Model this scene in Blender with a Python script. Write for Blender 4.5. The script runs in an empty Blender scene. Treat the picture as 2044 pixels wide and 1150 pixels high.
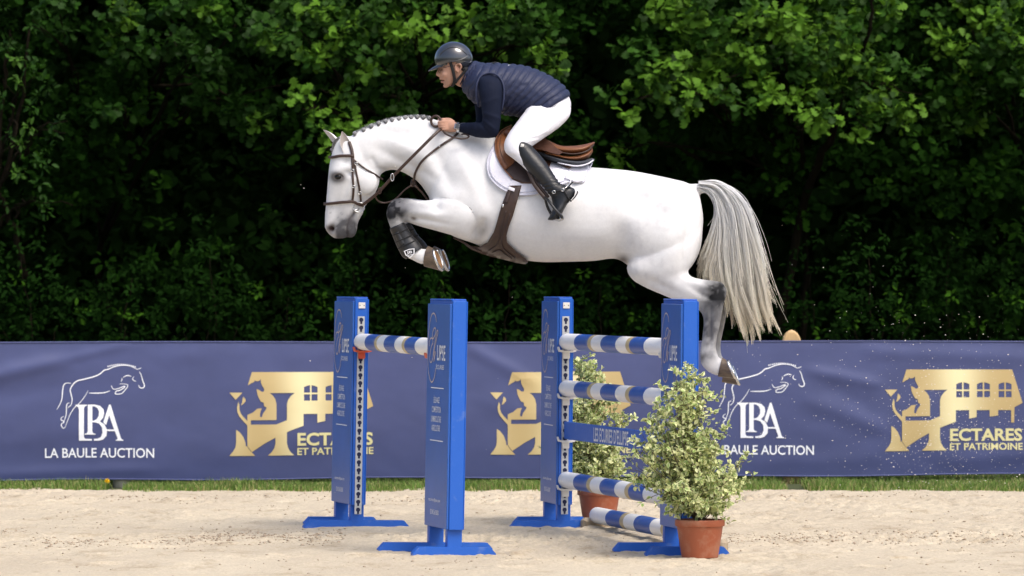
import bpy, bmesh, math, random
import numpy as np
from mathutils import Vector, Matrix
from mathutils.bvhtree import BVHTree

# ------------------------------------------------------------------ camera, light, exposure
scene = bpy.context.scene
C = scene.collection
FPX, PW, PH, HOR, CAMZ = 9600.0, 2044.0, 1150.0, 553.0, 1.56
cam_data = bpy.data.cameras.new('camera')
cam_data.sensor_width = 36.0
cam_data.lens = 36.0 * FPX / PW
cam_data.shift_y = -(PH / 2 - HOR) / PW
cam_data.clip_start = 0.5
cam_data.clip_end = 2000
cam_data.dof.use_dof = True
cam_data.dof.focus_distance = 28.2
cam_data.dof.aperture_fstop = 5.0
cam = bpy.data.objects.new('camera', cam_data)
cam.location = (0, 0, CAMZ)
cam.rotation_euler = (math.radians(90), 0, 0)
C.objects.link(cam)
scene.camera = cam

SUN_EL, SUN_AZ = math.radians(57), math.radians(140)     # azimuth: from +Y (north) clockwise towards +X
world = bpy.data.worlds.new('World')
scene.world = world
world.use_nodes = True
wn = world.node_tree
bg = wn.nodes['Background']
sky = wn.nodes.new('ShaderNodeTexSky')
sky.sky_type = 'NISHITA'
sky.sun_disc = False
sky.sun_elevation = SUN_EL
sky.sun_rotation = SUN_AZ
sky.air_density = 0.8
sky.dust_density = 4.0
sky.ozone_density = 1.0
wn.links.new(sky.outputs[0], bg.inputs[0])
bg.inputs[1].default_value = 0.15
sun_data = bpy.data.lights.new('sun', 'SUN')
sun_data.energy = 1.15
sun_data.angle = math.radians(28)
sun_data.color = (1.0, 0.955, 0.88)
sun = bpy.data.objects.new('sun', sun_data)
sd = Vector((math.sin(SUN_AZ) * math.cos(SUN_EL), math.cos(SUN_AZ) * math.cos(SUN_EL), math.sin(SUN_EL)))
sun.rotation_euler = (-sd).to_track_quat('-Z', 'Y').to_euler()
sun.location = (20, -20, 30)
C.objects.link(sun)
scene.view_settings.view_transform = 'Standard'
scene.view_settings.look = 'None'
scene.view_settings.exposure = 0.68
scene.view_settings.gamma = 1.0
scene.cycles.use_denoising = True
scene.cycles.max_bounces = 8
scene.cycles.diffuse_bounces = 4
scene.cycles.transmission_bounces = 4
scene.cycles.transparent_max_bounces = 8

# ------------------------------------------------------------------ helpers
rng = np.random.default_rng(7)
random.seed(7)
HY = 28.5                                    # depth of the horse's middle plane


def at(px, py, Y=HY):
    """a point of the place seen at (px, py) of the photograph, Y metres away"""
    return Vector(((px - 1022.0) * Y / FPX, Y, CAMZ - (py - HOR) * Y / FPX))


def tag(o, label=None, cat=None, group=None, kind=None):
    if label: o['label'] = label
    if cat: o['category'] = cat
    if group: o['group'] = group
    if kind: o['kind'] = kind
    return o


def empty(name, loc=(0, 0, 0), rz=0.0):
    o = bpy.data.objects.new(name, None)
    o.empty_display_size = 0.1
    o.location = loc
    o.rotation_euler = (0, 0, rz)
    C.objects.link(o)
    return o


def mesh(name, V, F, m=None, parent=None, smooth=True, local=True):
    """local=False: V is in world space while the parent is an Empty away from the origin"""
    me = bpy.data.meshes.new(name)
    me.from_pydata([tuple(v) for v in V], [], [tuple(f) for f in F])
    return link(name, me, m, parent, smooth, local)


def link(name, me, m=None, parent=None, smooth=True, local=True):
    if m:
        for mm in (m if isinstance(m, (list, tuple)) else [m]):
            me.materials.append(mm)
    if smooth:
        me.polygons.foreach_set('use_smooth', np.ones(len(me.polygons), dtype=bool))
    me.update()
    o = bpy.data.objects.new(name, me)
    C.objects.link(o)
    if parent is not None:
        o.parent = parent
        if not local:
            o.matrix_parent_inverse = parent_matrix(parent).inverted()
    return o


def parent_matrix(p):
    M = Matrix.LocRotScale(p.location, p.rotation_euler, p.scale)
    if p.parent:
        M = parent_matrix(p.parent) @ p.matrix_parent_inverse @ M
    return M


def trimesh(name, V, T, m, parent=None, col=None, smooth=False, local=True):
    """fast builder for big triangle soups, V (n,3), T (k,3)"""
    V = np.asarray(V, dtype=np.float32); T = np.asarray(T, dtype=np.int32)
    me = bpy.data.meshes.new(name)
    me.vertices.add(len(V)); me.vertices.foreach_set('co', V.ravel())
    me.loops.add(T.size); me.loops.foreach_set('vertex_index', T.ravel())
    me.polygons.add(len(T))
    me.polygons.foreach_set('loop_start', np.arange(0, T.size, 3, dtype=np.int32))
    me.polygons.foreach_set('loop_total', np.full(len(T), 3, dtype=np.int32))
    me.update(calc_edges=True)
    if col is not None:
        set_col(me, col)
    return link(name, me, m, parent, smooth, local)


def set_col(me, col):
    col = np.asarray(col, dtype=np.float32)
    if col.shape[1] == 3:
        col = np.concatenate([col, np.ones((len(col), 1), np.float32)], 1)
    a = me.color_attributes.new('Col', 'FLOAT_COLOR', 'POINT')
    a.data.foreach_set('color', col.ravel())


def box_vf(x0, x1, y0, y1, z0, z1, b=0.0):
    """box, with bevelled edges when b > 0 (24 corner points)"""
    bm = bmesh.new()
    bmesh.ops.create_cube(bm, size=1)
    for v in bm.verts:
        v.co = Vector(((x0 + x1) / 2 + v.co.x * (x1 - x0), (y0 + y1) / 2 + v.co.y * (y1 - y0), (z0 + z1) / 2 + v.co.z * (z1 - z0)))
    if b > 0:
        bmesh.ops.bevel(bm, geom=bm.edges[:], offset=b, segments=1, affect='EDGES', profile=0.5)
    bm.verts.index_update()
    V = [v.co.copy() for v in bm.verts]; F = [[v.index for v in f.verts] for f in bm.faces]
    bm.free()
    return V, F


def join_vf(*parts):
    V, F = [], []
    for v, f in parts:
        n = len(V)
        V += list(v); F += [[i + n for i in q] for q in f]
    return V, F


def catmull(A, sub):
    A = np.asarray(A, dtype=float)
    if len(A) < 3:
        t = np.linspace(0, 1, sub + 1)[:, None]
        return A[0] * (1 - t) + A[-1] * t
    P = np.concatenate([[2 * A[0] - A[1]], A, [2 * A[-1] - A[-2]]])
    out = []
    for i in range(1, len(P) - 2):
        for k in range(sub):
            t = k / sub
            p0, p1, p2, p3 = P[i - 1], P[i], P[i + 1], P[i + 2]
            out.append(0.5 * (2 * p1 + (p2 - p0) * t + (2 * p0 - 5 * p1 + 4 * p2 - p3) * t * t + (3 * p1 - p0 - 3 * p2 + p3) * t ** 3))
    out.append(P[-2])
    return np.array(out)


def loft(rings, n=28, sub=4):
    """rings: (top xyz, bottom xyz, half width along Y, egg) -> closed skin"""
    A = np.array([[*r[0], *r[1], r[2], r[3] if len(r) > 3 else 0.0] for r in rings], dtype=float)
    A = catmull(A, sub)
    V, F = [], []
    for a in A:
        T, B, w, e = a[:3], a[3:6], max(a[6], 0.002), a[7]
        c = (T + B) / 2; u = (T - B) / 2
        for k in range(n):
            th = 2 * math.pi * k / n
            V.append(c + u * math.cos(th) + np.array([0, 1, 0]) * w * math.sin(th) * (1 - e * math.cos(th)))
    m = len(A)
    for i in range(m - 1):
        for k in range(n):
            k2 = (k + 1) % n
            F.append((i * n + k, i * n + k2, (i + 1) * n + k2, (i + 1) * n + k))
    for i, rev in ((0, True), (m - 1, False)):
        V.append(np.mean(V[i * n:(i + 1) * n], axis=0))
        ci = len(V) - 1
        for k in range(n):
            k2 = (k + 1) % n
            F.append((ci, i * n + k2, i * n + k) if rev else (ci, i * n + k, i * n + k2))
    return V, F


def R(T, B, w, dy=0.0, egg=0.0):
    """one loft ring from two photograph points and a depth offset from the horse's plane"""
    return (at(T[0], T[1], HY + dy), at(B[0], B[1], HY + dy), w, egg)


def tube(pts, radii, n=8, sub=1, flat=None, closed=False):
    """swept round tube; flat=(w,t) sweeps a flat strap whose wide side lies across 'normals'"""
    P = np.array([tuple(p) for p in pts], dtype=float)
    r = np.array(radii if hasattr(radii, '__len__') else [radii] * len(P), dtype=float)
    if sub > 1:
        A = catmull(np.concatenate([P, r[:, None]], 1), sub)
        P, r = A[:, :3], A[:, 3]
    m = len(P)
    V, F = [], []
    tprev = None
    for i in range(m):
        if closed:
            t = P[(i + 1) % m] - P[i - 1]
        else:
            t = P[min(i + 1, m - 1)] - P[max(i - 1, 0)]
        t = t / (np.linalg.norm(t) + 1e-12)
        if tprev is None:
            a = np.array([0, 1, 0]) if abs(t[1]) < 0.9 else np.array([1, 0, 0])
            u = np.cross(t, a); u /= np.linalg.norm(u)
        else:
            u = u - t * np.dot(u, t); u /= np.linalg.norm(u) + 1e-12
        w = np.cross(t, u)
        tprev = t
        for k in range(n):
            th = 2 * math.pi * k / n
            V.append(P[i] + (u * math.cos(th) + w * math.sin(th)) * r[i])
    for i in range(m if closed else m - 1):
        j = (i + 1) % m
        for k in range(n):
            k2 = (k + 1) % n
            F.append((i * n + k, i * n + k2, j * n + k2, j * n + k))
    if not closed:
        F.append(tuple(range(n))[::-1]); F.append(tuple((m - 1) * n + k for k in range(n)))
    return V, F


def ribbon(P, Nrm, width, thick, sub=1):
    """flat strap along P with outward normals Nrm"""
    P = np.array([tuple(p) for p in P], dtype=float); N = np.array([tuple(p) for p in Nrm], dtype=float)
    if sub > 1:
        P = catmull(P, sub); N = catmull(N, sub)
    m = len(P); V, F = [], []
    for i in range(m):
        t = P[min(i + 1, m - 1)] - P[max(i - 1, 0)]; t /= np.linalg.norm(t) + 1e-12
        nn = N[i] - t * np.dot(N[i], t); nn /= np.linalg.norm(nn) + 1e-12
        s = np.cross(t, nn)
        w = (width[i] if hasattr(width, '__len__') else width) / 2
        for a, b in ((-1, 0), (-0.8, 1), (0.8, 1), (1, 0), (0.9, -0.6), (-0.9, -0.6)):
            V.append(P[i] + s * a * w + nn * b * thick)
    k = 6
    for i in range(m - 1):
        for j in range(k):
            F.append((i * k + j, i * k + (j + 1) % k, (i + 1) * k + (j + 1) % k, (i + 1) * k + j))
    F.append(tuple(range(k))[::-1]); F.append(tuple((m - 1) * k + j for j in range(k)))
    return V, F


def ellipsoid(c, r, nu=14, nv=10, rot=None):
    V, F = [], []
    for i in range(nv + 1):
        ph = math.pi * i / nv
        for k in range(nu):
            th = 2 * math.pi * k / nu
            p = Vector((r[0] * math.sin(ph) * math.cos(th), r[1] * math.sin(ph) * math.sin(th), r[2] * math.cos(ph)))
            if rot is not None: p = rot @ p
            V.append(Vector(c) + p)
    for i in range(nv):
        for k in range(nu):
            k2 = (k + 1) % nu
            F.append((i * nu + k, (i + 1) * nu + k, (i + 1) * nu + k2, i * nu + k2))
    return V, F


def voxel_union(parts, voxel, smooth=5, factor=0.5):
    V, F = join_vf(*parts)
    me = bpy.data.meshes.new('tmp'); me.from_pydata([tuple(v) for v in V], [], [tuple(f) for f in F]); me.update()
    bm = bmesh.new(); bm.from_mesh(me)
    bmesh.ops.remove_doubles(bm, verts=bm.verts[:], dist=1e-6)
    bmesh.ops.recalc_face_normals(bm, faces=bm.faces[:]); bm.to_mesh(me); bm.free()
    o = bpy.data.objects.new('tmp', me); C.objects.link(o)
    md = o.modifiers.new('r', 'REMESH'); md.mode = 'VOXEL'; md.voxel_size = voxel; md.adaptivity = 0
    ms = o.modifiers.new('s', 'SMOOTH'); ms.iterations = smooth; ms.factor = factor
    dg = bpy.context.evaluated_depsgraph_get()
    res = bpy.data.meshes.new_from_object(o.evaluated_get(dg))
    bpy.data.objects.remove(o); bpy.data.meshes.remove(me)
    return res


def co_of(me):
    a = np.empty(len(me.vertices) * 3, np.float32); me.vertices.foreach_get('co', a)
    return a.reshape(-1, 3).astype(float)


def no_of(me):
    a = np.empty(len(me.vertices) * 3, np.float32); me.vertices.foreach_get('normal', a)
    return a.reshape(-1, 3).astype(float)


def px_of(co):
    return 1022 + FPX * co[:, 0] / co[:, 1], HOR - FPX * (co[:, 2] - CAMZ) / co[:, 1]


def lattice(seed, n=64):
    return np.random.default_rng(seed).random((n, n))


def vnoise(x, y, seed=0, octaves=1):
    out = np.zeros_like(x, dtype=float); amp, tot = 1.0, 0.0
    for o in range(octaves):
        g = lattice(seed + o)
        xi = np.floor(x).astype(int); yi = np.floor(y).astype(int)
        fx = x - xi; fy = y - yi
        fx = fx * fx * (3 - 2 * fx); fy = fy * fy * (3 - 2 * fy)
        a = g[xi % 64, yi % 64]; b = g[(xi + 1) % 64, yi % 64]; c = g[xi % 64, (yi + 1) % 64]; d = g[(xi + 1) % 64, (yi + 1) % 64]
        out += amp * ((a * (1 - fx) + b * fx) * (1 - fy) + (c * (1 - fx) + d * fx) * fy)
        tot += amp; amp *= 0.5; x = x * 2.03 + 5.3; y = y * 2.03 + 1.7
    return out / tot


def gauss(px, py, cx, cy, rx, ry=None, rot=0.0):
    ry = ry or rx
    c, s = math.cos(math.radians(rot)), math.sin(math.radians(rot))
    dx, dy = px - cx, py - cy
    u = (dx * c + dy * s) / rx; v = (-dx * s + dy * c) / ry
    return np.exp(-(u * u + v * v))


def segdist(px, py, pts):
    d = np.full_like(px, 1e9)
    for (x0, y0), (x1, y1) in zip(pts[:-1], pts[1:]):
        L2 = (x1 - x0) ** 2 + (y1 - y0) ** 2
        t = np.clip(((px - x0) * (x1 - x0) + (py - y0) * (y1 - y0)) / L2, 0, 1)
        d = np.minimum(d, np.hypot(px - x0 - t * (x1 - x0), py - y0 - t * (y1 - y0)))
    return d


# ---- materials
def material(name, color, rough=0.6, var=0.0, vscale=6.0, bump=0.0, bscale=40.0, metal=0.0, spec=0.5, attr=False,
             coat=0.0, transl=0.0, sheen=0.0, dark=None, coords='Object', stretch=(1, 1, 1), bdist=0.01, sss=0.0, vr=(0.3, 0.7)):
    m = bpy.data.materials.new(name); m.use_nodes = True
    nt = m.node_tree; N = nt.nodes; L = nt.links
    p = N['Principled BSDF']; out = N['Material Output']
    p.inputs['Roughness'].default_value = rough
    p.inputs['Metallic'].default_value = metal
    p.inputs['Specular IOR Level'].default_value = spec
    p.inputs['Coat Weight'].default_value = coat
    p.inputs['Coat Roughness'].default_value = 0.08
    if sheen: p.inputs['Sheen Weight'].default_value = sheen
    if sss:
        p.inputs['Subsurface Weight'].default_value = sss
        p.inputs['Subsurface Radius'].default_value = (0.02, 0.008, 0.004)
        p.inputs['Subsurface Scale'].default_value = 0.3
    tc = N.new('ShaderNodeTexCoord'); mp = N.new('ShaderNodeMapping'); mp.inputs['Scale'].default_value = stretch
    L.new(tc.outputs[coords], mp.inputs[0])
    src = None
    if attr:
        a = N.new('ShaderNodeAttribute'); a.attribute_name = 'Col'; src = a.outputs['Color']
    else:
        c = N.new('ShaderNodeRGB'); c.outputs[0].default_value = (*color, 1); src = c.outputs[0]
    if var:
        nz = N.new('ShaderNodeTexNoise'); nz.inputs['Scale'].default_value = vscale; nz.inputs['Detail'].default_value = 6
        nz.inputs['Roughness'].default_value = 0.65
        L.new(mp.outputs[0], nz.inputs['Vector'])
        cr = N.new('ShaderNodeMapRange'); cr.inputs[1].default_value = vr[0]; cr.inputs[2].default_value = vr[1]
        L.new(nz.outputs['Fac'], cr.inputs[0])
        mx = N.new('ShaderNodeMix'); mx.data_type = 'RGBA'; mx.blend_type = 'MIX' if dark else 'MULTIPLY'
        L.new(src, mx.inputs['A'])
        if dark:
            L.new(cr.outputs[0], mx.inputs['Factor']); mx.inputs['B'].default_value = (*dark, 1)
            cr.inputs[4].default_value = var
        else:
            mx.inputs['Factor'].default_value = 1
            cb = N.new('ShaderNodeCombineColor')
            cr.inputs[3].default_value = 1 - var; cr.inputs[4].default_value = 1 + var * 0.5
            for k in range(3): L.new(cr.outputs[0], cb.inputs[k])
            L.new(cb.outputs[0], mx.inputs['B'])
        src = mx.outputs['Result']
    L.new(src, p.inputs['Base Color'])
    if bump:
        nb = N.new('ShaderNodeTexNoise'); nb.inputs['Scale'].default_value = bscale; nb.inputs['Detail'].default_value = 5
        L.new(mp.outputs[0], nb.inputs['Vector'])
        bp = N.new('ShaderNodeBump'); bp.inputs['Strength'].default_value = bump; bp.inputs['Distance'].default_value = bdist
        L.new(nb.outputs['Fac'], bp.inputs['Height']); L.new(bp.outputs[0], p.inputs['Normal'])
    if transl:
        tr = N.new('ShaderNodeBsdfTranslucent'); L.new(src, tr.inputs['Color'])
        ms = N.new('ShaderNodeMixShader'); ms.inputs[0].default_value = transl
        L.new(p.outputs[0], ms.inputs[1]); L.new(tr.outputs[0], ms.inputs[2]); L.new(ms.outputs[0], out.inputs[0])
    return m


M = {}
M['sand'] = None
M['blue'] = material('blue paint', (0.013, 0.108, 0.50), 0.42, var=0.4, vscale=11, dark=(0.22, 0.30, 0.50), vr=(0.57, 0.74), bump=0.08, bscale=60, spec=0.45)
M['panel_blue'] = material('blue printed panel', (0.018, 0.105, 0.42), 0.36, var=0.12, vscale=4, bump=0.03, bscale=20, spec=0.6)
M['print_white'] = material('white print', (0.8, 0.8, 0.82), 0.5)
M['print_gold'] = material('rose gold print', (0.66, 0.50, 0.44), 0.4)
M['steel'] = material('galvanised strip', (0.52, 0.53, 0.53), 0.5, var=0.2, vscale=14, metal=0.25)
M['hole'] = material('slot shade and screws', (0.008, 0.012, 0.05), 0.8)
M['white_plastic'] = material('white plastic', (0.74, 0.72, 0.68), 0.45, var=0.12, vscale=20)
M['red_plastic'] = material('orange red plastic', (0.62, 0.09, 0.035), 0.45, var=0.15, vscale=20)
M['pole_white'] = material('white pole paint', (0.88, 0.87, 0.85), 0.4, var=0.3, vscale=9, dark=(0.48, 0.42, 0.35), vr=(0.6, 0.78), bump=0.1, bscale=70)
M['pole_blue'] = material('blue pole paint', (0.016, 0.08, 0.37), 0.4, var=0.45, vscale=9, dark=(0.28, 0.32, 0.42), vr=(0.55, 0.75), bump=0.12, bscale=70)
M['pole_gold'] = material('beige pole paint', (0.55, 0.43, 0.22), 0.42, var=0.1, vscale=20)
M['terracotta'] = material('terracotta plastic', (0.32, 0.085, 0.035), 0.55, var=0.5, vscale=9, dark=(0.46, 0.30, 0.2), vr=(0.5, 0.75), bump=0.1, bscale=60)
M['soil'] = material('potting soil', (0.05, 0.032, 0.02), 0.95, var=0.4, vscale=40, bump=0.8, bscale=60)
M['wood'] = material('weathered wood', (0.40, 0.32, 0.22), 0.8, var=0.4, vscale=4, bump=0.4, bscale=12, stretch=(6, 6, 1))
M['post_wood'] = material('round post wood', (0.62, 0.42, 0.2), 0.7, var=0.3, vscale=4, bump=0.3, bscale=14, stretch=(6, 6, 1))
M['bark'] = material('bark', (0.014, 0.011, 0.007), 0.95, spec=0.05, var=0.5, vscale=5, bump=0.9, bscale=9, stretch=(3, 3, 1), bdist=0.03)
M['horse'] = material('grey horse coat', (1, 1, 1), 0.7, attr=True, var=0.05, vscale=60, bump=0.16, bscale=160, spec=0.08, bdist=0.004)
M['hair'] = material('horse hair', (1, 1, 1), 0.5, attr=True, spec=0.3, transl=0.45)
M['hoof'] = material('horn', (0.05, 0.036, 0.028), 0.45, var=0.5, vscale=14, bump=0.25, bscale=30, stretch=(1, 1, 3), dark=(0.28, 0.20, 0.13))
M['sole'] = material('hoof sole', (0.3, 0.16, 0.07), 0.8, var=0.6, vscale=25, bump=0.5, bscale=40)
M['metal'] = material('polished steel', (0.62, 0.62, 0.62), 0.25, metal=1.0)
M['leather_dark'] = material('dark brown leather', (0.045, 0.022, 0.014), 0.42, var=0.3, vscale=30, bump=0.15, bscale=160)
M['leather_tan'] = material('tan leather', (0.20, 0.075, 0.028), 0.42, var=0.25, vscale=14, bump=0.1, bscale=120)
M['leather_brown'] = material('brown leather', (0.085, 0.034, 0.019), 0.45, var=0.25, vscale=14, bump=0.12, bscale=140)
M['leather_grip'] = material('matt grip leather', (0.042, 0.024, 0.021), 0.6, var=0.2, vscale=30, bump=0.15, bscale=160)
M['eye'] = material('eye', (0.006, 0.005, 0.004), 0.12, spec=0.35)
M['pad_white'] = material('white quilted cotton', (0.76, 0.75, 0.82), 0.85, bump=0.3, bscale=55, sheen=0.2)
M['pad_trim'] = material('pale grey piping', (0.58, 0.58, 0.66), 0.8)
M['pad_grey'] = material('charcoal felt', (0.055, 0.062, 0.075), 0.9, bump=0.2, bscale=200)
M['boot_black'] = material('polished black leather', (0.010, 0.011, 0.013), 0.4, bump=0.2, bscale=50, spec=0.45, var=0.3, vscale=20)
M['guard_black'] = material('black tendon boot', (0.014, 0.015, 0.018), 0.42, var=0.3, vscale=30)
M['helmet'] = material('glossy helmet shell', (0.02, 0.023, 0.03), 0.2, coat=1.0, spec=0.6)
M['strap_black'] = material('black webbing', (0.008, 0.008, 0.009), 0.8)
M['vest'] = material('navy nylon', (0.020, 0.027, 0.066), 0.55, var=0.12, vscale=40, bump=0.22, bscale=45, spec=0.35)
M['person'] = material('rider', (1, 1, 1), 0.75, attr=True, spec=0.12, bump=0.05, bscale=120)
M['glass'] = material('spectacle lens', (0.5, 0.55, 0.6), 0.05, spec=0.6)
M['leaf_front'] = material('fresh oak leaves', (1, 1, 1), 0.55, attr=True, transl=0.22, spec=0.14)
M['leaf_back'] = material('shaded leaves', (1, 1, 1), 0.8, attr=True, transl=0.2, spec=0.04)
M['twig'] = material('shrub twigs', (0.09, 0.06, 0.04), 0.85, var=0.3, vscale=20)
M['leaf_pot'] = material('variegated leaves', (1, 1, 1), 0.5, attr=True, transl=0.2, spec=0.3)
M['grass'] = material('grass', (1, 1, 1), 0.6, attr=True, transl=0.2, spec=0.3)
M['yellow'] = material('dandelion yellow', (0.8, 0.55, 0.01), 0.7)
M['clod'] = material('damp sand', (0.47, 0.375, 0.27), 0.95, var=0.4, vscale=20, bump=0.5, bscale=120)
M['grain'] = material('dry sand grains', (0.74, 0.69, 0.60), 0.9)

# ------------------------------------------------------------------ the ground
def sand_material():
    m = bpy.data.materials.new('riding sand'); m.use_nodes = True
    nt = m.node_tree; N = nt.nodes; L = nt.links; p = N['Principled BSDF']
    p.inputs['Roughness'].default_value = 0.95; p.inputs['Specular IOR Level'].default_value = 0.2
    tc = N.new('ShaderNodeTexCoord')

    def noise(scale, detail, stretch=(1, 1, 1), rough=0.6):
        mp = N.new('ShaderNodeMapping'); mp.inputs['Scale'].default_value = stretch
        L.new(tc.outputs['Object'], mp.inputs[0])
        n = N.new('ShaderNodeTexNoise'); n.inputs['Scale'].default_value = scale; n.inputs['Detail'].default_value = detail
        n.inputs['Roughness'].default_value = rough; L.new(mp.outputs[0], n.inputs['Vector'])
        return n.outputs['Fac']

    def ramp(src, a, b, ca, cb):
        r = N.new('ShaderNodeValToRGB'); r.color_ramp.elements[0].position = a; r.color_ramp.elements[1].position = b
        r.color_ramp.elements[0].color = (*ca, 1); r.color_ramp.elements[1].color = (*cb, 1); L.new(src, r.inputs[0]); return r.outputs[0]

    def mul(a, b):
        x = N.new('ShaderNodeMix'); x.data_type = 'RGBA'; x.blend_type = 'MULTIPLY'; x.inputs['Factor'].default_value = 1
        L.new(a, x.inputs['A']); L.new(b, x.inputs['B']); return x.outputs['Result']
    base = ramp(noise(0.9, 5, (1, 0.35, 1)), 0.3, 0.72, (0.51, 0.44, 0.33), (0.62, 0.545, 0.41))
    fine = ramp(noise(55, 8, (1, 0.5, 1), 0.75), 0.3, 0.62, (0.8, 0.77, 0.73), (1.06, 1.05, 1.04))
    damp = ramp(noise(3.2, 9, (1, 0.5, 1), 0.75), 0.31, 0.47, (0.70, 0.65, 0.58), (1, 1, 1))
    L.new(mul(mul(base, fine), damp), p.inputs['Base Color'])
    bp = N.new('ShaderNodeBump'); bp.inputs['Strength'].default_value = 0.55; bp.inputs['Distance'].default_value = 0.012
    L.new(noise(70, 8, (1, 0.6, 1), 0.7), bp.inputs['Height']); L.new(bp.outputs[0], p.inputs['Normal'])
    return m


M['sand'] = sand_material()
M['earth'] = material('woodland earth', (0.06, 0.075, 0.022), 0.95, var=0.5, vscale=1.5, bump=0.5, bscale=8)

gV, gF = [(-250, -150, -0.08), (250, -150, -0.08), (250, 350, -0.08), (-250, 350, -0.08)], [(0, 1, 2, 3)]
tag(mesh('ground', gV, gF, M['earth'], smooth=False), kind='structure')


_pr = np.random.default_rng(23)
PRINTS = [(_pr.uniform(-4, 4), _pr.uniform(25.3, 34.8), _pr.uniform(.055, .095), _pr.uniform(.008, .024)) for _ in range(170)]     # hoof prints


def sand_height(X, Y):
    py = HOR + FPX * CAMZ / np.maximum(Y, 5)
    h = (vnoise(X * 1.1, Y * 0.9, 11, 3) - 0.5) * 0.022 + (vnoise(X * 6, Y * 5, 21, 4) - 0.5) * 0.020
    band = np.exp(-((py - 1076 - 5 * np.sin(X * 1.3)) / 11) ** 2) * (0.35 + 0.9 * vnoise(X * 0.9, Y * 0 + 3, 5, 2))
    band2 = np.exp(-((py - 997) / 9) ** 2) * vnoise(X * 1.2, Y * 0 + 9, 15, 2)
    rough = np.clip(vnoise(X * 0.8, Y * 0.7, 31, 2) * 2.2 - 0.8, 0, 1)
    for _i in range(len(PRINTS)):
        _x, _y, _a, _d = PRINTS[_i]
        _m = (np.abs(X - _x) < .35) & (np.abs(Y - _y) < .35)
        _r = np.hypot((X[_m] - _x) / 1.15, Y[_m] - _y) / _a
        h[_m] += _d * (-np.exp(-(_r ** 2) * 1.2) + .55 * np.exp(-((_r - 1.35) / .35) ** 2))
    lump = vnoise(X * 17, Y * 13, 41, 3)
    h += (lump - 0.45) * (0.006 + 0.045 * band + 0.045 * band2 + 0.045 * rough)
    return h


xs = np.concatenate([np.linspace(-12, -4.05, 20), np.arange(-4.0, 4.0, 0.016), np.linspace(4.05, 12, 20)])
ys = np.concatenate([np.linspace(4, 24.2, 30), np.arange(24.4, 35.3, 0.03)])
X, Y = np.meshgrid(xs, ys)
edge = 35.15 + 0.1 * (vnoise(X * 1.7, X * 0 + 2, 51, 3) - 0.5)
Z = sand_height(X, Y)
V = np.stack([X, Y, Z], -1).reshape(-1, 3)
nx, ny = len(xs), len(ys)
idx = np.arange(nx * ny).reshape(ny, nx)
a, b, c, d = idx[:-1, :-1].ravel(), idx[:-1, 1:].ravel(), idx[1:, 1:].ravel(), idx[1:, :-1].ravel()
T = np.concatenate([np.stack([a, b, c], 1), np.stack([a, c, d], 1)])
tag(trimesh('sand_arena', V, T, M['sand'], smooth=True), kind='structure')

# grass verge behind the sand: a sheet and its blades
xs2 = np.linspace(-14, 14, 80); ys2 = np.linspace(35.2, 60, 60)
X, Y = np.meshgrid(xs2, ys2); Z = -0.035 + np.clip(Y - 35.2, 0, 1) * .04 + (vnoise(X * 1.5, Y * 1.5, 61, 2) - 0.5) * 0.02
V = np.stack([X, Y, Z], -1).reshape(-1, 3); idx = np.arange(len(V)).reshape(len(ys2), len(xs2))
a, b, c, d = idx[:-1, :-1].ravel(), idx[:-1, 1:].ravel(), idx[1:, 1:].ravel(), idx[1:, :-1].ravel()
T = np.concatenate([np.stack([a, b, c], 1), np.stack([a, c, d], 1)])
tag(trimesh('grass_verge', V, T, M['earth'], smooth=True), kind='structure')

nb = 82000
bx = rng.uniform(-6.3, 6.4, nb); by = 35.05 + 0.22 * (vnoise(bx * 1.7, bx * 0 + 2, 51, 3) - 0.5) + np.abs(rng.normal(0, 1, nb)) * 1.1 + rng.uniform(0, 0.12, nb)
for _p in (243, 1580):                       # the grass is thin in front of the posts
    _x = (_p - 1022) * 36.0 / FPX
    _m = (np.abs(bx - _x) < .075) & (by < 36.2); by[_m] += 1.3
clump = vnoise(bx * 2.5, by * 2.5, 71, 3)
hgt = (0.022 + 0.06 * clump * rng.random(nb)) * np.clip((by - 34.98) * 5, 0.35, 1.25)
ang = rng.uniform(0, 2 * np.pi, nb); lean = rng.normal(0, 0.35, (nb, 2))
wd = 0.0032 + 0.002 * rng.random(nb)
base = np.stack([bx, by, np.full(nb, -0.02)], 1)
side = np.stack([np.cos(ang) * wd, np.sin(ang) * wd, np.zeros(nb)], 1)
tip = base + np.stack([lean[:, 0] * hgt, lean[:, 1] * hgt, hgt + 0.02], 1)
mid = base * 0.45 + tip * 0.55 + np.stack([-lean[:, 0] * hgt * .25, -lean[:, 1] * hgt * .25, hgt * .05], 1)
V = np.stack([base - side, base + side, mid - side * .7, mid + side * .7, tip], 1).reshape(-1, 3)
i0 = np.arange(nb)[:, None] * 5
T = np.concatenate([i0 + [0, 1, 3], i0 + [0, 3, 2], i0 + [2, 3, 4]])
dry = (rng.random(nb) < 0.22)[:, None]
gc = np.where(dry, [[0.40, 0.37, 0.15]], [[0.15, 0.25, 0.045]]) * (0.6 + 0.7 * rng.random((nb, 1)))
tag(trimesh('grass', V, T, M['grass'], col=np.repeat(gc, 5, 0)), 'strip of short green grass along the sand below the banner', 'grass', kind='stuff')


# ------------------------------------------------------------------ flat print
def fill2d(polys):
    """closed polygons (holes by overlap) -> filled 2-D mesh"""
    cu = bpy.data.curves.new('tmp', 'CURVE'); cu.dimensions = '2D'; cu.fill_mode = 'BOTH'
    for pts in polys:
        s = cu.splines.new('POLY'); s.points.add(len(pts) - 1); s.use_cyclic_u = True
        for q, (x, y) in zip(s.points, pts): q.co = (x, y, 0, 1)
    return eval2d(cu)


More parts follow.
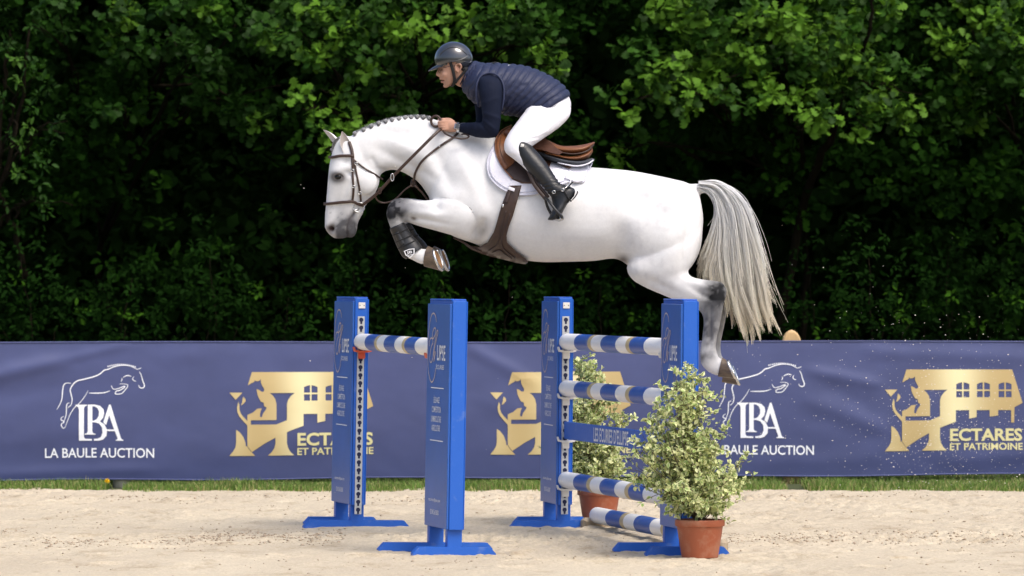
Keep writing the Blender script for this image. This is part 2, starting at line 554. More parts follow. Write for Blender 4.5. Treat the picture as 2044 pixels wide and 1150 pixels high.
def eval2d(cu):
    o = bpy.data.objects.new('tmp', cu); C.objects.link(o)
    dg = bpy.context.evaluated_depsgraph_get()
    me = bpy.data.meshes.new_from_object(o.evaluated_get(dg))
    V = [(v.co.x, v.co.y) for v in me.vertices]; F = [list(p.vertices) for p in me.polygons]
    bpy.data.objects.remove(o); bpy.data.curves.remove(cu); bpy.data.meshes.remove(me)
    return V, F


def text2d(body, x0, x1, yb, yt, bold=0.0, ref=None, shear=0.0):
    """built-in font, fitted to a box; ref: text whose height sets the scale (accents stay above)"""
    def raw(s):
        cu = bpy.data.curves.new('tmp', 'FONT'); cu.body = s; cu.size = 1; cu.offset = bold; cu.fill_mode = 'BOTH'; cu.resolution_u = 3
        cu.shear = shear
        return eval2d(cu)
    V, F = raw(body)
    A = np.array(V); B = np.array(raw(ref)[0]) if ref else A
    sx = (x1 - x0) / (A[:, 0].max() - A[:, 0].min()); sy = (yt - yb) / (B[:, 1].max() - B[:, 1].min())
    return [((x - A[:, 0].min()) * sx + x0, (y - B[:, 1].min()) * sy + yb) for x, y in V], F


def stroke2d(pts, w, sub=6, taper=False):
    P = catmull(np.array(pts, float), sub); m = len(P); out = []
    L, Rr = [], []
    for i in range(m):
        t = P[min(i + 1, m - 1)] - P[max(i - 1, 0)]; t /= np.linalg.norm(t) + 1e-9
        n = np.array([-t[1], t[0]]); k = w / 2 * ((0.35 + 0.65 * math.sin(math.pi * (0.08 + 0.84 * i / (m - 1)))) if taper else 1)
        L.append(P[i] + n * k); Rr.append(P[i] - n * k)
    V = [tuple(p) for p in L] + [tuple(p) for p in Rr]
    return V, [(i, i + 1, m + i + 1, m + i) for i in range(m - 1)]


def cut_grid(V, F, step):
    bm = bmesh.new()
    vs = [bm.verts.new((x, y, 0)) for x, y in V]
    for f in F:
        try: bm.faces.new([vs[i] for i in f])
        except ValueError: pass
    A = np.array(V)
    for ax in (0, 1):
        lo, hi = A[:, ax].min(), A[:, ax].max()
        q = math.ceil(lo / step) * step
        while q < hi:
            co = [0, 0, 0]; co[ax] = q; no = [0, 0, 0]; no[ax] = 1
            bmesh.ops.bisect_plane(bm, geom=bm.verts[:] + bm.edges[:] + bm.faces[:], plane_co=co, plane_no=no, dist=1e-5)
            q += step
    bm.verts.index_update()
    V2 = [(v.co.x, v.co.y) for v in bm.verts]; F2 = [[v.index for v in f.verts] for f in bm.faces]
    bm.free()
    return V2, F2


# ------------------------------------------------------------------ the banner
def banner_y(px):
    return 35.75 + (np.asarray(px, float)) / 2044.0 * 0.6


FOLDS = [(-60, 760, 130, 718, 15, .030), (130, 718, 260, 688, 9, .012), (-40, 800, 150, 765, 22, -.014), (0, 880, 260, 842, 26, .009),
         (330, 905, 800, 865, 34, .010), (930, 690, 1075, 768, 14, .014), (960, 800, 1100, 830, 26, .008), (1610, 742, 1760, 772, 13, .016),
         (1600, 800, 1770, 862, 18, .014), (1640, 775, 1740, 815, 16, -.010), (1700, 704, 2060, 716, 16, .012), (1880, 930, 2080, 915, 20, .012),
         (-30, 945, 320, 936, 12, .010), (560, 716, 700, 700, 18, .008), (1480, 930, 1760, 920, 18, .008), (320, 720, 500, 700, 20, .007)]


def banner_pt(px, py, off=0.0):
    """px, py: where on the banner, in the photograph's pixels"""
    px = np.asarray(px, float); py = np.asarray(py, float)
    d = np.zeros_like(px)
    for x0, y0, x1, y1, w, amp in FOLDS:
        amp = amp * 0.75
        L = math.hypot(x1 - x0, y1 - y0); tx, ty = (x1 - x0) / L, (y1 - y0) / L
        s = (px - x0) * tx + (py - y0) * ty; n = -(px - x0) * ty + (py - y0) * tx
        e = np.clip(np.minimum(s, L - s) / (0.35 * L) + 0.4, 0, 1); e = e * e * (3 - 2 * e)
        d += amp * e * np.exp(-(n / w) ** 2)
    d += (vnoise(px / 120 + 3, py / 70, 81, 3) - 0.5) * 0.012
    Y0 = banner_y(px); t = np.clip((py - 684) / 272, 0, 1)
    ztop = 1.072 + 0.004 * np.sin(px / 210.0); zbot = 0.048 + 0.022 * px / 2044 + 0.006 * np.sin(px / 97.0)
    z = ztop + (zbot - ztop) * t
    return np.stack([(px - 1022) * Y0 / FPX, Y0 - d - 0.015 * np.sin(t * np.pi) - off, z], -1)


def vinyl():
    m = material('printed vinyl', (0.055, 0.070, 0.184), 0.5, var=0.1, vscale=3, bump=0.12, bscale=500, spec=0.55)
    return m


M['vinyl'] = vinyl()
M['vinyl_white'] = material('white vinyl print', (0.86, 0.88, 0.92), 0.45)


def gold_mat():
    m = material('gold gradient print', (1, 1, 1), 0.42, attr=True)
    return m


M['vinyl_gold'] = gold_mat()
banner = empty('banner', (0, 36.0, 0))
tag(banner, 'long navy blue vinyl banner with white and gold logos stretched along the arena edge', 'banner')
us = np.arange(-640, 2690, 5.0); vs = np.linspace(684, 956, 56)
U, W = np.meshgrid(us, vs)
P = banner_pt(U, W).reshape(-1, 3)
idx = np.arange(len(P)).reshape(len(vs), len(us))
a, b, c, d = idx[:-1, :-1].ravel(), idx[:-1, 1:].ravel(), idx[1:, 1:].ravel(), idx[1:, :-1].ravel()
T = np.concatenate([np.stack([a, d, c], 1), np.stack([a, c, b], 1)])
P2 = P + np.array([0, 0.003, 0])
n = len(P)
Tb = np.concatenate([T, T[:, ::-1] + n])
trimesh('sheet', np.concatenate([P, P2]), Tb, M['vinyl'], banner, smooth=True, local=False)
hemV, hemF = join_vf(tube([banner_pt(u, 684.0, 0.001) for u in us[::4]], 0.006, 6), tube([banner_pt(u, 956.0, 0.001) for u in us[::4]], 0.006, 6))
mesh('hem', hemV, hemF, M['vinyl'], banner, local=False)


def on_banner(name, shapes, m, parent, gold=None, label=None):
    V, F = [], []
    for v, f in shapes:
        v, f = cut_grid(v, f, 14.0)
        k = len(V); V += v; F += [[i + k for i in q] for q in f]
    A = np.array(V)
    P = banner_pt(A[:, 0], A[:, 1], 0.004)
    o = mesh(name, P, F, m, parent, smooth=False, local=False)
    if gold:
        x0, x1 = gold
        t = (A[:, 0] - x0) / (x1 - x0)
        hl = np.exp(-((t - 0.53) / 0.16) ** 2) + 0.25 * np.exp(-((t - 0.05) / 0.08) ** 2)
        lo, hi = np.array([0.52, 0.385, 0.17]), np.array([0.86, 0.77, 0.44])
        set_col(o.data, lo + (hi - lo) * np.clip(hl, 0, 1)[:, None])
    if label: o['label'] = label
    return o


def flip(vf):            # image y runs down: turn text upright
    return vf


def btext(body, x0, x1, ytop, ybot, bold=0.0, ref=None):
    V, F = text2d(body, x0, x1, 0, 1, bold, ref)
    return [(x, ybot - y * (ybot - ytop)) for x, y in V], F


def arc(cx, cy, rx, ry, a0, a1, n=10):
    return [(cx + rx * math.cos(math.radians(a0 + (a1 - a0) * i / n)), cy + ry * math.sin(math.radians(a0 + (a1 - a0) * i / n))) for i in range(n + 1)]


def lba_logo(ox, k):
    """ox: left edge of the first letters' crop, k: size; coordinates are those of the 5x enlargement"""
    def q(pts): return [(ox + x / 5.0 * k, 700 + 0.0 + y / 5.0) for x, y in pts]
    S = []
    strokes = [([(970, 190), (900, 158), (820, 150), (740, 165), (680, 190), (640, 200), (600, 235), (540, 262), (440, 288), (370, 305), (330, 340), (303, 390), (312, 440), (322, 490), (312, 540), (282, 568)], 11),
               ([(310, 328), (265, 325), (235, 350), (225, 420), (215, 500), (172, 585)], 9),
               ([(970, 192), (990, 185), (1014, 176)], 6), ([(993, 215), (1010, 245), (1025, 300), (1042, 345), (1035, 370), (1012, 376), (992, 365), (987, 348)], 10),
               ([(937, 262), (925, 285), (940, 303), (960, 308)], 8), ([(830, 272), (860, 255), (890, 253), (912, 262)], 9), ([(815, 278), (820, 292), (808, 313)], 7),
               ([(490, 425), (560, 426), (640, 422), (700, 404)], 10), ([(480, 402), (450, 455), (400, 520), (345, 570), (305, 630), (280, 690), (250, 770)], 7),
               ([(295, 522), (270, 535), (265, 590), (262, 640), (240, 710)], 9), ([(236, 655), (215, 670), (212, 690), (232, 700), (240, 715), (222, 725), (215, 745), (235, 775), (250, 765)], 9),
               ([(713, 350), (725, 378), (745, 388), (790, 378), (840, 358), (845, 368), (800, 398), (765, 405), (752, 428), (765, 436), (815, 430), (850, 395), (877, 355), (862, 338), (795, 333)], 9)]
    for pts, w in strokes:
        S.append(stroke2d(q(pts), w / 5.0 * 1.05, 4, True))
    for i in range(15):
        t = i / 14
        x = 680 + 270 * t; y = 172 - 30 * math.sin(math.pi * (0.12 + 0.8 * t))
        S.append(fill2d([q(arc(x, y, 6, 8, 0, 330, 8))]))
    o1 = on_banner('horse_outline', S, M['vinyl_white'], banner)
    Lp = [(355, 540), (470, 540), (470, 549), (447, 560), (440, 580), (440, 860), (450, 876), (470, 880), (520, 880), (520, 898), (390, 898), (390, 590), (382, 566), (355, 549)]
    Bo = [(478, 540), (545, 540), (600, 552), (635, 585), (642, 625), (632, 670), (600, 707), (645, 735), (672, 790), (665, 850), (630, 888), (590, 898), (540, 898), (540, 880), (575, 878), (608, 862), (625, 820), (620, 765), (590, 728), (550, 716), (524, 714), (524, 800), (530, 822), (556, 831), (556, 838), (446, 838), (446, 831), (470, 822), (478, 800)]
    Bi = [(524, 556), (545, 558), (575, 575), (590, 610), (588, 650), (568, 685), (540, 699), (524, 701)]
    Ao = [(690, 540), (706, 540), (808, 868), (818, 884), (834, 890), (834, 898), (757, 898), (757, 890), (774, 884), (774, 870), (748, 803), (676, 803), (668, 786), (741, 786), (692, 645), (662, 742), (640, 722), (634, 712)]
    V = fill2d([q(Lp)]), fill2d([q(Bo), q(Bi)]), fill2d([q(Ao)])
    for v_ in V:
        on_banner('monogram_letter', [v_], M['vinyl_white'], banner)
    tx = [btext('LA BAULE AUCTION', ox + 50 / 5 * k, ox + 1140 / 5 * k, 700 + 970 / 5, 700 + 1067 / 5, 0.012)]
    on_banner('lettering', tx, M['vinyl_white'], banner)


def hectares_logo(ox, k, oy):
    def q(pts): return [(ox + x / 5.0 * k, oy + y / 5.0) for x, y in pts]
    house = [(345, 152), (1400, 152), (1503, 495), (1422, 540), (1420, 698), (1390, 698), (1390, 570), (1260, 570), (1260, 626), (1175, 637), (1175, 570), (1045, 570), (1045, 642), (970, 658),
             (970, 570), (838, 570), (838, 688), (720, 732), (600, 785), (470, 858), (345, 943), (325, 915), (302, 880), (302, 575), (355, 552), (395, 515), (440, 511), (428, 540), (422, 575),
             (424, 597), (440, 597), (452, 560), (480, 522), (486, 503), (462, 490), (458, 455), (432, 446), (412, 410), (398, 375), (390, 320), (412, 328), (440, 348), (458, 345), (464, 322),
             (445, 290), (432, 258), (430, 222), (412, 240), (385, 243), (370, 232), (368, 248), (340, 262), (305, 285)]
    pillar = [(515, 360), (752, 360), (715, 392), (690, 430), (680, 470), (680, 630), (578, 672), (335, 672), (335, 628), (580, 628), (580, 470), (568, 420), (545, 385)]
    def pane(x0, x1, y0, y1, cut):          # top panes have an arched edge
        return [(x0, y0 + (cut if cut > 0 else 0)), ((x0 + x1) / 2, y0 + abs(cut) * 0.35), (x1, y0 + (-cut if cut < 0 else 0)), (x1, y1), (x0, y1)] if cut else [(x0, y0), (x1, y0), (x1, y1), (x0, y1)]
    holes = [pillar]
    for wx in (842, 1048, 1264):
        holes += [pane(wx, wx + 58, 283, 358, 20), pane(wx + 72, wx + 130, 283, 358, -20), pane(wx, wx + 58, 374, 438, 0), pane(wx + 72, wx + 130, 374, 438, 0)]
    S = [fill2d([q(house)] + [q(h) for h in holes])]
    foot = [(195, 722), (225, 742), (262, 790), (284, 850), (288, 890), (296, 880), (330, 930), (375, 980), (130, 980), (165, 935), (188, 895), (195, 850)]
    S += [fill2d([q(foot)]), fill2d([q([(570, 797), (680, 750), (680, 860), (690, 905), (712, 945), (748, 980), (497, 980), (536, 945), (560, 905), (570, 860)])]),
          fill2d([q([(130, 355), (255, 355), (190, 426)])]), fill2d([q([(216, 445), (203, 500), (206, 545), (225, 590), (262, 635), (296, 672), (308, 695), (314, 660), (300, 632), (265, 595), (238, 560), (226, 520), (226, 478)])]),
          fill2d([q([(262, 395), (282, 415), (286, 440), (262, 468), (242, 480), (252, 450), (256, 420)])])]
    x0, x1 = ox + 130 / 5 * k, ox + 1500 / 5 * k
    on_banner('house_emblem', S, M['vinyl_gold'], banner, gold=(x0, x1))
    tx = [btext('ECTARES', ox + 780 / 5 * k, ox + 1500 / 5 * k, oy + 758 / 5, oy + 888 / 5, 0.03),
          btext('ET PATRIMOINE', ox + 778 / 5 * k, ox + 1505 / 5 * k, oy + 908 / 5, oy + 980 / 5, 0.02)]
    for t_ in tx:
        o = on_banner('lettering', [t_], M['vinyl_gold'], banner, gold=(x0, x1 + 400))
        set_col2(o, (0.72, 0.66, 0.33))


def set_col2(o, c):
    a = o.data.color_attributes['Col']; a.data.foreach_set('color', np.tile(np.array([*c, 1], np.float32), len(o.data.vertices)))


lba_logo(80, 1.0)
lba_logo(1402, 0.975)
hectares_logo(431, 1.045, 713)
hectares_logo(952, 1.02, 713)
hectares_logo(1740, 1.0, 711)

M['pale_wood'] = material('silvered wood', (0.60, 0.55, 0.48), 0.8, var=0.25, vscale=4, stretch=(6, 6, 1))
# posts that carry the banner
for px, fin, lab in ((1580, True, 'pale wooden fence stake with arched top poking above the banner'),
                     (243, False, 'fence post stub under the banner beside the dandelion'), (705, False, 'fence post behind the banner near the far landing standard')):
    Y0 = float(banner_y(px)) + 0.085
    x = (px - 1022) * Y0 / FPX
    p = empty('fence_post', (x, Y0, 0))
    h = 1.08 if fin else 1.03
    if not fin:
        V, F = tube([(0, 0, -0.1), (0, 0, 0.3), (0.002, 0, 0.8), (0, 0, h)], 0.064, 20)
        mesh('post', V, F, M['pale_wood'], p)
    else:                                   # a half-round stake with an arched top
        arch = [(-.068, -.1), (.068, -.1), (.068, 1.085), (.060, 1.110), (.045, 1.134), (.025, 1.152), (.006, 1.160), (-.006, 1.160), (-.025, 1.152), (-.045, 1.134), (-.060, 1.110), (-.068, 1.085)]
        k = len(arch)
        V = [(x * q, y, z if z < 1 else 1 + (z - 1) * q) for q, y in ((1, .045), (1, -.02), (.9, -.036)) for x, z in arch]
        F = [tuple(range(k)), tuple(range(3 * k - 1, 2 * k - 1, -1))] + [(a * k + i, a * k + (i + 1) % k, (a + 1) * k + (i + 1) % k, (a + 1) * k + i) for a in (0, 1) for i in range(k)]
        mesh('stake', V, F, M['post_wood'], p, smooth=False)
    tag(p, lab, 'post', 'posts carrying the banner')

# ------------------------------------------------------------------ foliage
OAK_V = [(0, 0), (.36, 0), (.68, 0), (1, 0)]
OAK_S = [(.12, .06), (.26, .25), (.36, .13), (.5, .4), (.6, .2), (.76, .42), (.86, .24), (.97, .2)]


def leaf_shape(kind):
    if kind == 'oak':
        side = OAK_S; mid = OAK_V
        V = [(x, 0, 0.0) for x, y in mid] + [(x, y, abs(y) * .25 - .06 * x * x) for x, y in side] + [(x, -y, abs(y) * .25 - .06 * x * x) for x, y in side]
        T = []
        for o, s in ((4, 1), (12, -1)):
            t = [(0, 1, o), (o, 1, o + 1), (o + 1, 1, o + 2), (o + 2, 1, o + 3), (1, 2, o + 3), (o + 3, 2, o + 4), (o + 4, 2, o + 5), (2, 3, o + 5), (o + 5, 3, o + 6), (o + 6, 3, o + 7)]
            T += [q if s > 0 else q[::-1] for q in t]
        rim = [0] * 4 + [1] * 16
    elif kind == 'oval':
        V = [(0, 0, 0), (.5, 0, -.03), (1, 0, -.12)] + [(.2, .17, .04), (.5, .26, .05), (.8, .16, .0), (.2, -.17, .04), (.5, -.26, .05), (.8, -.16, .0)]
        T = [(0, 1, 3), (3, 1, 4), (4, 1, 5), (1, 2, 5), (1, 0, 6), (1, 6, 7), (1, 7, 8), (2, 1, 8)]
        rim = [.4, 0, 1, 1, 1, 1, 1, 1, 1]
    elif kind == 'pot':       # green heart and pale rim
        V = [(0, 0, 0), (.45, 0, 0), (.8, 0, -.05), (.22, .1, .02), (.5, .13, .03), (.22, -.1, .02), (.5, -.13, .03)] + \
            [(.2, .2, .05), (.5, .28, .06), (.8, .18, 0), (1, 0, -.12), (.8, -.18, 0), (.5, -.28, .06), (.2, -.2, .05)]
        T = [(0, 1, 3), (3, 1, 4), (1, 2, 4), (1, 0, 5), (1, 5, 6), (2, 1, 6), (0, 3, 7), (3, 4, 8), (7, 3, 8), (4, 2, 9), (8, 4, 9), (2, 10, 9),
             (0, 13, 5), (5, 13, 12), (5, 12, 6), (6, 12, 11), (6, 11, 2), (2, 11, 10)]
        rim = [.3, 0, 0.2, 0, 0.1, 0, 0.1] + [1] * 7
    else:
        V = [(0, 0, 0), (.5, .3, .06), (.5, -.3, .06), (1, 0, -.1)]
        T = [(0, 2, 1), (1, 2, 3)]
        rim = [0, 1, 1, 1]
    return np.array(V, float), np.array(T, int), np.array(rim, float)


def unit(a):
    return a / (np.linalg.norm(a, axis=-1, keepdims=True) + 1e-9)


def leaves(pos, direction, normal, size, kind):
    """leaf i starts at pos[i], points along direction[i] and faces normal[i]"""
    B, T, rim = leaf_shape(kind)
    d = unit(direction); n = normal - d * np.sum(normal * d, 1, keepdims=True); n = unit(n); s = np.cross(n, d)
    V = pos[:, None, :] + size[:, None, None] * (B[None, :, 0:1] * d[:, None] + B[None, :, 1:2] * s[:, None] + B[None, :, 2:3] * n[:, None])
    k = len(B)
    TT = (np.arange(len(pos))[:, None, None] * k + T[None]).reshape(-1, 3)
    return V.reshape(-1, 3), TT, rim, k


def rosettes(centres, per, size, kind, up=0.6, front=0.5, spread=1.0, droop=0.1):
    """twig tips that each carry a dome of leaves"""
    n = len(centres) * per
    c = np.repeat(centres, per, 0)
    d = unit(rng.normal(0, 1, (n, 3)) * [1, 1, 0.75] + [0, -0.35, 0.15 - droop])
    pos = c + d * size * 0.55 * spread + rng.normal(0, size * 0.22 * spread, (n, 3))
    nrm = unit(rng.normal(0, 0.4, (n, 3)) + d * 0.35 + [0, -front, up])
    d2 = unit(d + rng.normal(0, .45, (n, 3)) + [0, 0, -.15])
    return pos, d2, nrm, size * (0.6 + 0.7 * rng.random(n))


def in_ellipsoid(n, c, r, shell=0.0):
    d = unit(rng.normal(0, 1, (n, 3)))
    q = rng.random((n, 1)) ** (1 / 3)
    q = shell + (1 - shell) * q
    return np.array(c) + d * q * np.array(r)


def lobe(px, py, Y, rx, ry, rd):
    p = at(px, py, Y); s = Y / FPX
    return (p.x, p.y, p.z), (rx * s, rd, ry * s)


def crown(name, parent, lobes, dens, per, size, kind, m, colour, cvar=0.35, tipcol=None, tip=0.0, shell=0.25, **kw):
    allc = []
    w = []
    for c, r in lobes:
        vol = r[0] * r[1] * r[2] * 4.19
        k = max(3, int(dens * vol))
        allc.append(in_ellipsoid(k, c, r, shell))
    cen = np.concatenate(allc)
    p, d, nn, s = rosettes(cen, per, size, kind, **kw)
    V, T, rim, k = leaves(p, d, nn, s, kind)
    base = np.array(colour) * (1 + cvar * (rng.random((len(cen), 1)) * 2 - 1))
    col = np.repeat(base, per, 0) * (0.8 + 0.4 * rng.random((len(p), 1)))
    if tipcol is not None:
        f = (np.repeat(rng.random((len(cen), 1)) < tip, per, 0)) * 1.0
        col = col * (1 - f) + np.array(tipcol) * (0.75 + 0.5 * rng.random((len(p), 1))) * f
    return trimesh(name, V, T, m, parent, np.repeat(col, k, 0), local=False, smooth=False)


def limbs(parent, base, limbs_, m, name='trunk'):
    parts = []
    for pts, r0, r1 in limbs_:
        P = np.array([tuple(p) for p in pts], float)
        P2 = catmull(P, 5)
        P2[1:-1] += rng.normal(0, 0.012, (len(P2) - 2, 3))
        parts.append(tube(P2, np.linspace(r0, r1, len(P2)), 9))
    V, F = join_vf(*parts)
    return mesh(name, V, F, m, parent, local=False)


def tree(name, label, root, lobes, group, dens, per, size, kind, m, colour, trunk_r=0.045, extra=None, **kw):
    o = empty(name, (root[0], root[1], 0))
    L = []
    topz = max(c[2] for c, r in lobes)
    fork = Vector((root[0] + rng.normal(0, .15), root[1], min(2.0, topz * 0.45)))
    top = Vector((np.mean([c[0] for c, r in lobes]), np.mean([c[1] for c, r in lobes]) + .2, topz))
    L.append(([(root[0], root[1], -0.15), (root[0] + .03, root[1], fork.z * .5), fork, (fork + top) / 2 + Vector((.1, 0, .1)), top], trunk_r, trunk_r * .25))
    for c, r in lobes:
        c = Vector(c)
        a = fork.lerp(top, float(rng.uniform(0.0, 0.75)))
        L.append(([a, a.lerp(c, .5) + Vector((0, .1, .12)), c], 0.018, 0.006))
        for k in range(2):
            e = c + Vector((rng.normal(0, r[0] * .5), rng.normal(-.1, r[1] * .5), rng.normal(-.05, r[2] * .4)))
            L.append(([a.lerp(c, .6), a.lerp(c, .8) + Vector((0, 0, .08)), e], 0.010, 0.004))
    if extra: L += extra
    limbs(o, None, L, M['bark'])
    cr = crown('crown', o, lobes, dens, per, size, kind, m, colour, **kw)
    cr['kind'] = 'stuff'
    tag(o, label, 'tree', group)
    return o


OAKC, TIPC = (0.023, 0.068, 0.006), (0.095, 0.21, 0.017)  # lighter tone: fresh tips, with sunlit clusters put into the colour
# --- oaks along the edge of the wood (what lies above the frame shades the wood)
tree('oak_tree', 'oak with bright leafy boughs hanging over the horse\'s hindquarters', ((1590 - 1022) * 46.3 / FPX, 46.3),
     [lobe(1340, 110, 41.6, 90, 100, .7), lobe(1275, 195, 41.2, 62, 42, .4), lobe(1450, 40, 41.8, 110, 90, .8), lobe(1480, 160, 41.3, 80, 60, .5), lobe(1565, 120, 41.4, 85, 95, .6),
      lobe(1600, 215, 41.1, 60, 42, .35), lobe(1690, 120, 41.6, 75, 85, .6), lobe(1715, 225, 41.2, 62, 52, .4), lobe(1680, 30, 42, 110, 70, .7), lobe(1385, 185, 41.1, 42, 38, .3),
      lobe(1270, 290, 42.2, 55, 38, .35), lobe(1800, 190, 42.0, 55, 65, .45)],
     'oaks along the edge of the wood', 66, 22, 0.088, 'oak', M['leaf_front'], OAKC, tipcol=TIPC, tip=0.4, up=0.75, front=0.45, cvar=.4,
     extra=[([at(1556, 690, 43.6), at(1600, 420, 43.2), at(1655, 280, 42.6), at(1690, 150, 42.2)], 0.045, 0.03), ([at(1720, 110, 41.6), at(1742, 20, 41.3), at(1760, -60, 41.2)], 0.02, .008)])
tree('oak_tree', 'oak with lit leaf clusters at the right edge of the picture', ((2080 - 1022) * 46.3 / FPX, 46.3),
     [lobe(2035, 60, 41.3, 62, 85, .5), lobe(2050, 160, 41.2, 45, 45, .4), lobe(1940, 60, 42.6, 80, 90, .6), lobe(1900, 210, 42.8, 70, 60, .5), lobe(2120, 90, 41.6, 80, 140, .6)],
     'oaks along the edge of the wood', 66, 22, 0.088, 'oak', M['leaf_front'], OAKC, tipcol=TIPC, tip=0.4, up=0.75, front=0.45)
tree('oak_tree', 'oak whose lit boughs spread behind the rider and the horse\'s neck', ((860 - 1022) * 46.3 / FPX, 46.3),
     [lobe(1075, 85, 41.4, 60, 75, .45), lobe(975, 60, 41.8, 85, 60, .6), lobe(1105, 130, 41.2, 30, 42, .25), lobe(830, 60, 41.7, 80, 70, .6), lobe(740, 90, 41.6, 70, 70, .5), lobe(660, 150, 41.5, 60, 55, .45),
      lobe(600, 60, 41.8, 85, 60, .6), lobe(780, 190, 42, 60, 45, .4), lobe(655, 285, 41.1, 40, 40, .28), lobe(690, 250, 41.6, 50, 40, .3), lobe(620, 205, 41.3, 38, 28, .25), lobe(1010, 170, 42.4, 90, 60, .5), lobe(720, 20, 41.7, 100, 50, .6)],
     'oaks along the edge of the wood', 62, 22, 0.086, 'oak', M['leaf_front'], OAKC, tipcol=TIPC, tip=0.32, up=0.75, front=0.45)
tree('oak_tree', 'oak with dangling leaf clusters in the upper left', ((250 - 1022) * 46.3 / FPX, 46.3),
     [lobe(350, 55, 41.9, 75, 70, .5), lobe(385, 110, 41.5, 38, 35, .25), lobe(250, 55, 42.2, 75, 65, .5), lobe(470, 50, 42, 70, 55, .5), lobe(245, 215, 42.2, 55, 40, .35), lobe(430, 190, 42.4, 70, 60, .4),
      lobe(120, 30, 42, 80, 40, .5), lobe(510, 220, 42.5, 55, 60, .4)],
     'oaks along the edge of the wood', 58, 20, 0.086, 'oak', M['leaf_front'], (0.015, 0.050, 0.004), tipcol=(.085, .19, .016), tip=0.14, up=0.75, front=0.4)  # darker leaf tone stands for the weaker light on this oak
tree('young_tree', 'fine leaved young tree at the left edge of the picture', ((-10 - 1022) * 42.5 / FPX, 42.6),
     [lobe(45, 150, 41.6, 70, 70, .45), lobe(95, 245, 41.4, 50, 40, .3), lobe(40, 320, 41.6, 70, 55, .4), lobe(20, 60, 42, 60, 60, .4), lobe(70, 400, 42, 60, 30, .3)],
     None, 70, 14, 0.06, 'oval', M['leaf_front'], (0.018, 0.056, 0.006), tipcol=(.065, .15, .02), tip=0.13, up=0.7, front=0.4,
     extra=[([at(55, 560, 43.2), at(20, 440, 43), at(0, 395, 42.8), at(-30, 330, 42.6)], 0.035, .015)])

# --- undergrowth bushes with the oaks' shade and a few lit leaves put into their colour
BUSH = [(60, 560, 110, 130, 'low bush with scattered yellow green leaves at the left edge'), (250, 590, 120, 100, 'broad dark bush behind the left white logo of the banner'),
        (420, 560, 110, 140, 'dark bush above the first gold house emblem'), (560, 620, 90, 80, 'low leafy bush left of the far landing standard'),
        (700, 580, 110, 110, 'dark bush behind the far landing standard'), (860, 600, 110, 90, 'dark bush below the horse\'s folded forelegs'),
        (1010, 600, 110, 90, 'dark bush under the horse\'s girth'), (1180, 600, 120, 90, 'dark bush under the horse\'s belly'),
        (1620, 580, 100, 110, 'dark bush right of the horse\'s tail'), (1760, 560, 110, 130, 'tall dark bush between the tail and the right edge'),
        (-140, 570, 110, 120, 'dark bush beyond the left edge of the picture'), (2240, 570, 110, 120, 'dark bush beyond the right edge of the picture'),
        (1900, 540, 110, 150, 'large dark bush above the right gold house emblem'), (2060, 580, 100, 120, 'dark bush at the right edge')]
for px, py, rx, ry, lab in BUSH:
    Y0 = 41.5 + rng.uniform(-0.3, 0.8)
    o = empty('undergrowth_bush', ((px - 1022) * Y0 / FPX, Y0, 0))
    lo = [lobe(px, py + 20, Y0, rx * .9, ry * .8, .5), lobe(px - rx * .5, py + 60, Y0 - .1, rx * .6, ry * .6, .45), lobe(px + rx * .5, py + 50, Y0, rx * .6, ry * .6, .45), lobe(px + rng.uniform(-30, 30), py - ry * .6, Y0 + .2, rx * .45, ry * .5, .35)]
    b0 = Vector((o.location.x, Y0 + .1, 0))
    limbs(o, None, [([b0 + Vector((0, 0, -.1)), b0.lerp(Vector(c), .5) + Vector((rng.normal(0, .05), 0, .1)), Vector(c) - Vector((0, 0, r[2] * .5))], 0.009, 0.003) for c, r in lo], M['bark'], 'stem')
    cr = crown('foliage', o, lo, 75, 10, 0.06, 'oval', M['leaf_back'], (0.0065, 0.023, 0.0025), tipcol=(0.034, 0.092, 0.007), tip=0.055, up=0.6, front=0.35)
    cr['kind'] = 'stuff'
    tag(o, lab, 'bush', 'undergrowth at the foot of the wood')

# --- the interior of the wood, its shade put into the dark leaf colours: tree trunks one can make out, and the mass of leaves behind and above
us_lobes = []
for i in range(64):
    us_lobes.append(((rng.uniform(-7.8, 7.8), rng.uniform(43.6, 46), rng.uniform(0.3, 4.4)), (.75, .5, .55)))
ci_lobes = []
for i in range(84):
    ci_lobes.append(((rng.uniform(-7.5, 7.5), rng.uniform(42.2, 43.6), rng.uniform(2.35, 4.4)), (.55, .35, .38)))
ci = crown('hanging_foliage', None, ci_lobes, 60, 16, 0.085, 'oak', M['leaf_back'], (0.0085, 0.029, 0.003), up=0.6, front=0.5, shell=0, tipcol=(0.026, 0.078, 0.007), tip=.2, cvar=.5)  # darker copy of the oak leaves, shade put into the colour
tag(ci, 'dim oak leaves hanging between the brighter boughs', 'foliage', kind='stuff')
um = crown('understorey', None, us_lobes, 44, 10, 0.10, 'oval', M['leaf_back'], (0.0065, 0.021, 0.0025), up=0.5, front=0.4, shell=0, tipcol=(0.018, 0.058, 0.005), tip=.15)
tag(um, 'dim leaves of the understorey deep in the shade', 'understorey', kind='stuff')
wood_lobes = []
for i in range(26):
    wood_lobes.append(((rng.uniform(-7.5, 7.5), rng.uniform(46.5, 49), rng.uniform(0.5, 5.5)), (1.2, .8, 1.0)))
for i in range(40):           # unseen high canopy added to shade the wood, from the front edge backwards
    wood_lobes.append(((rng.uniform(-9, 9), rng.uniform(40.6, 50), rng.uniform(5.6, 9)), (1.4, 1.2, .9)))
wm = crown('woodland', None, wood_lobes, 20, 9, 0.2, 'leaf', M['leaf_back'], (0.006, 0.020, 0.0025), up=0.6, front=0.2, shell=0)
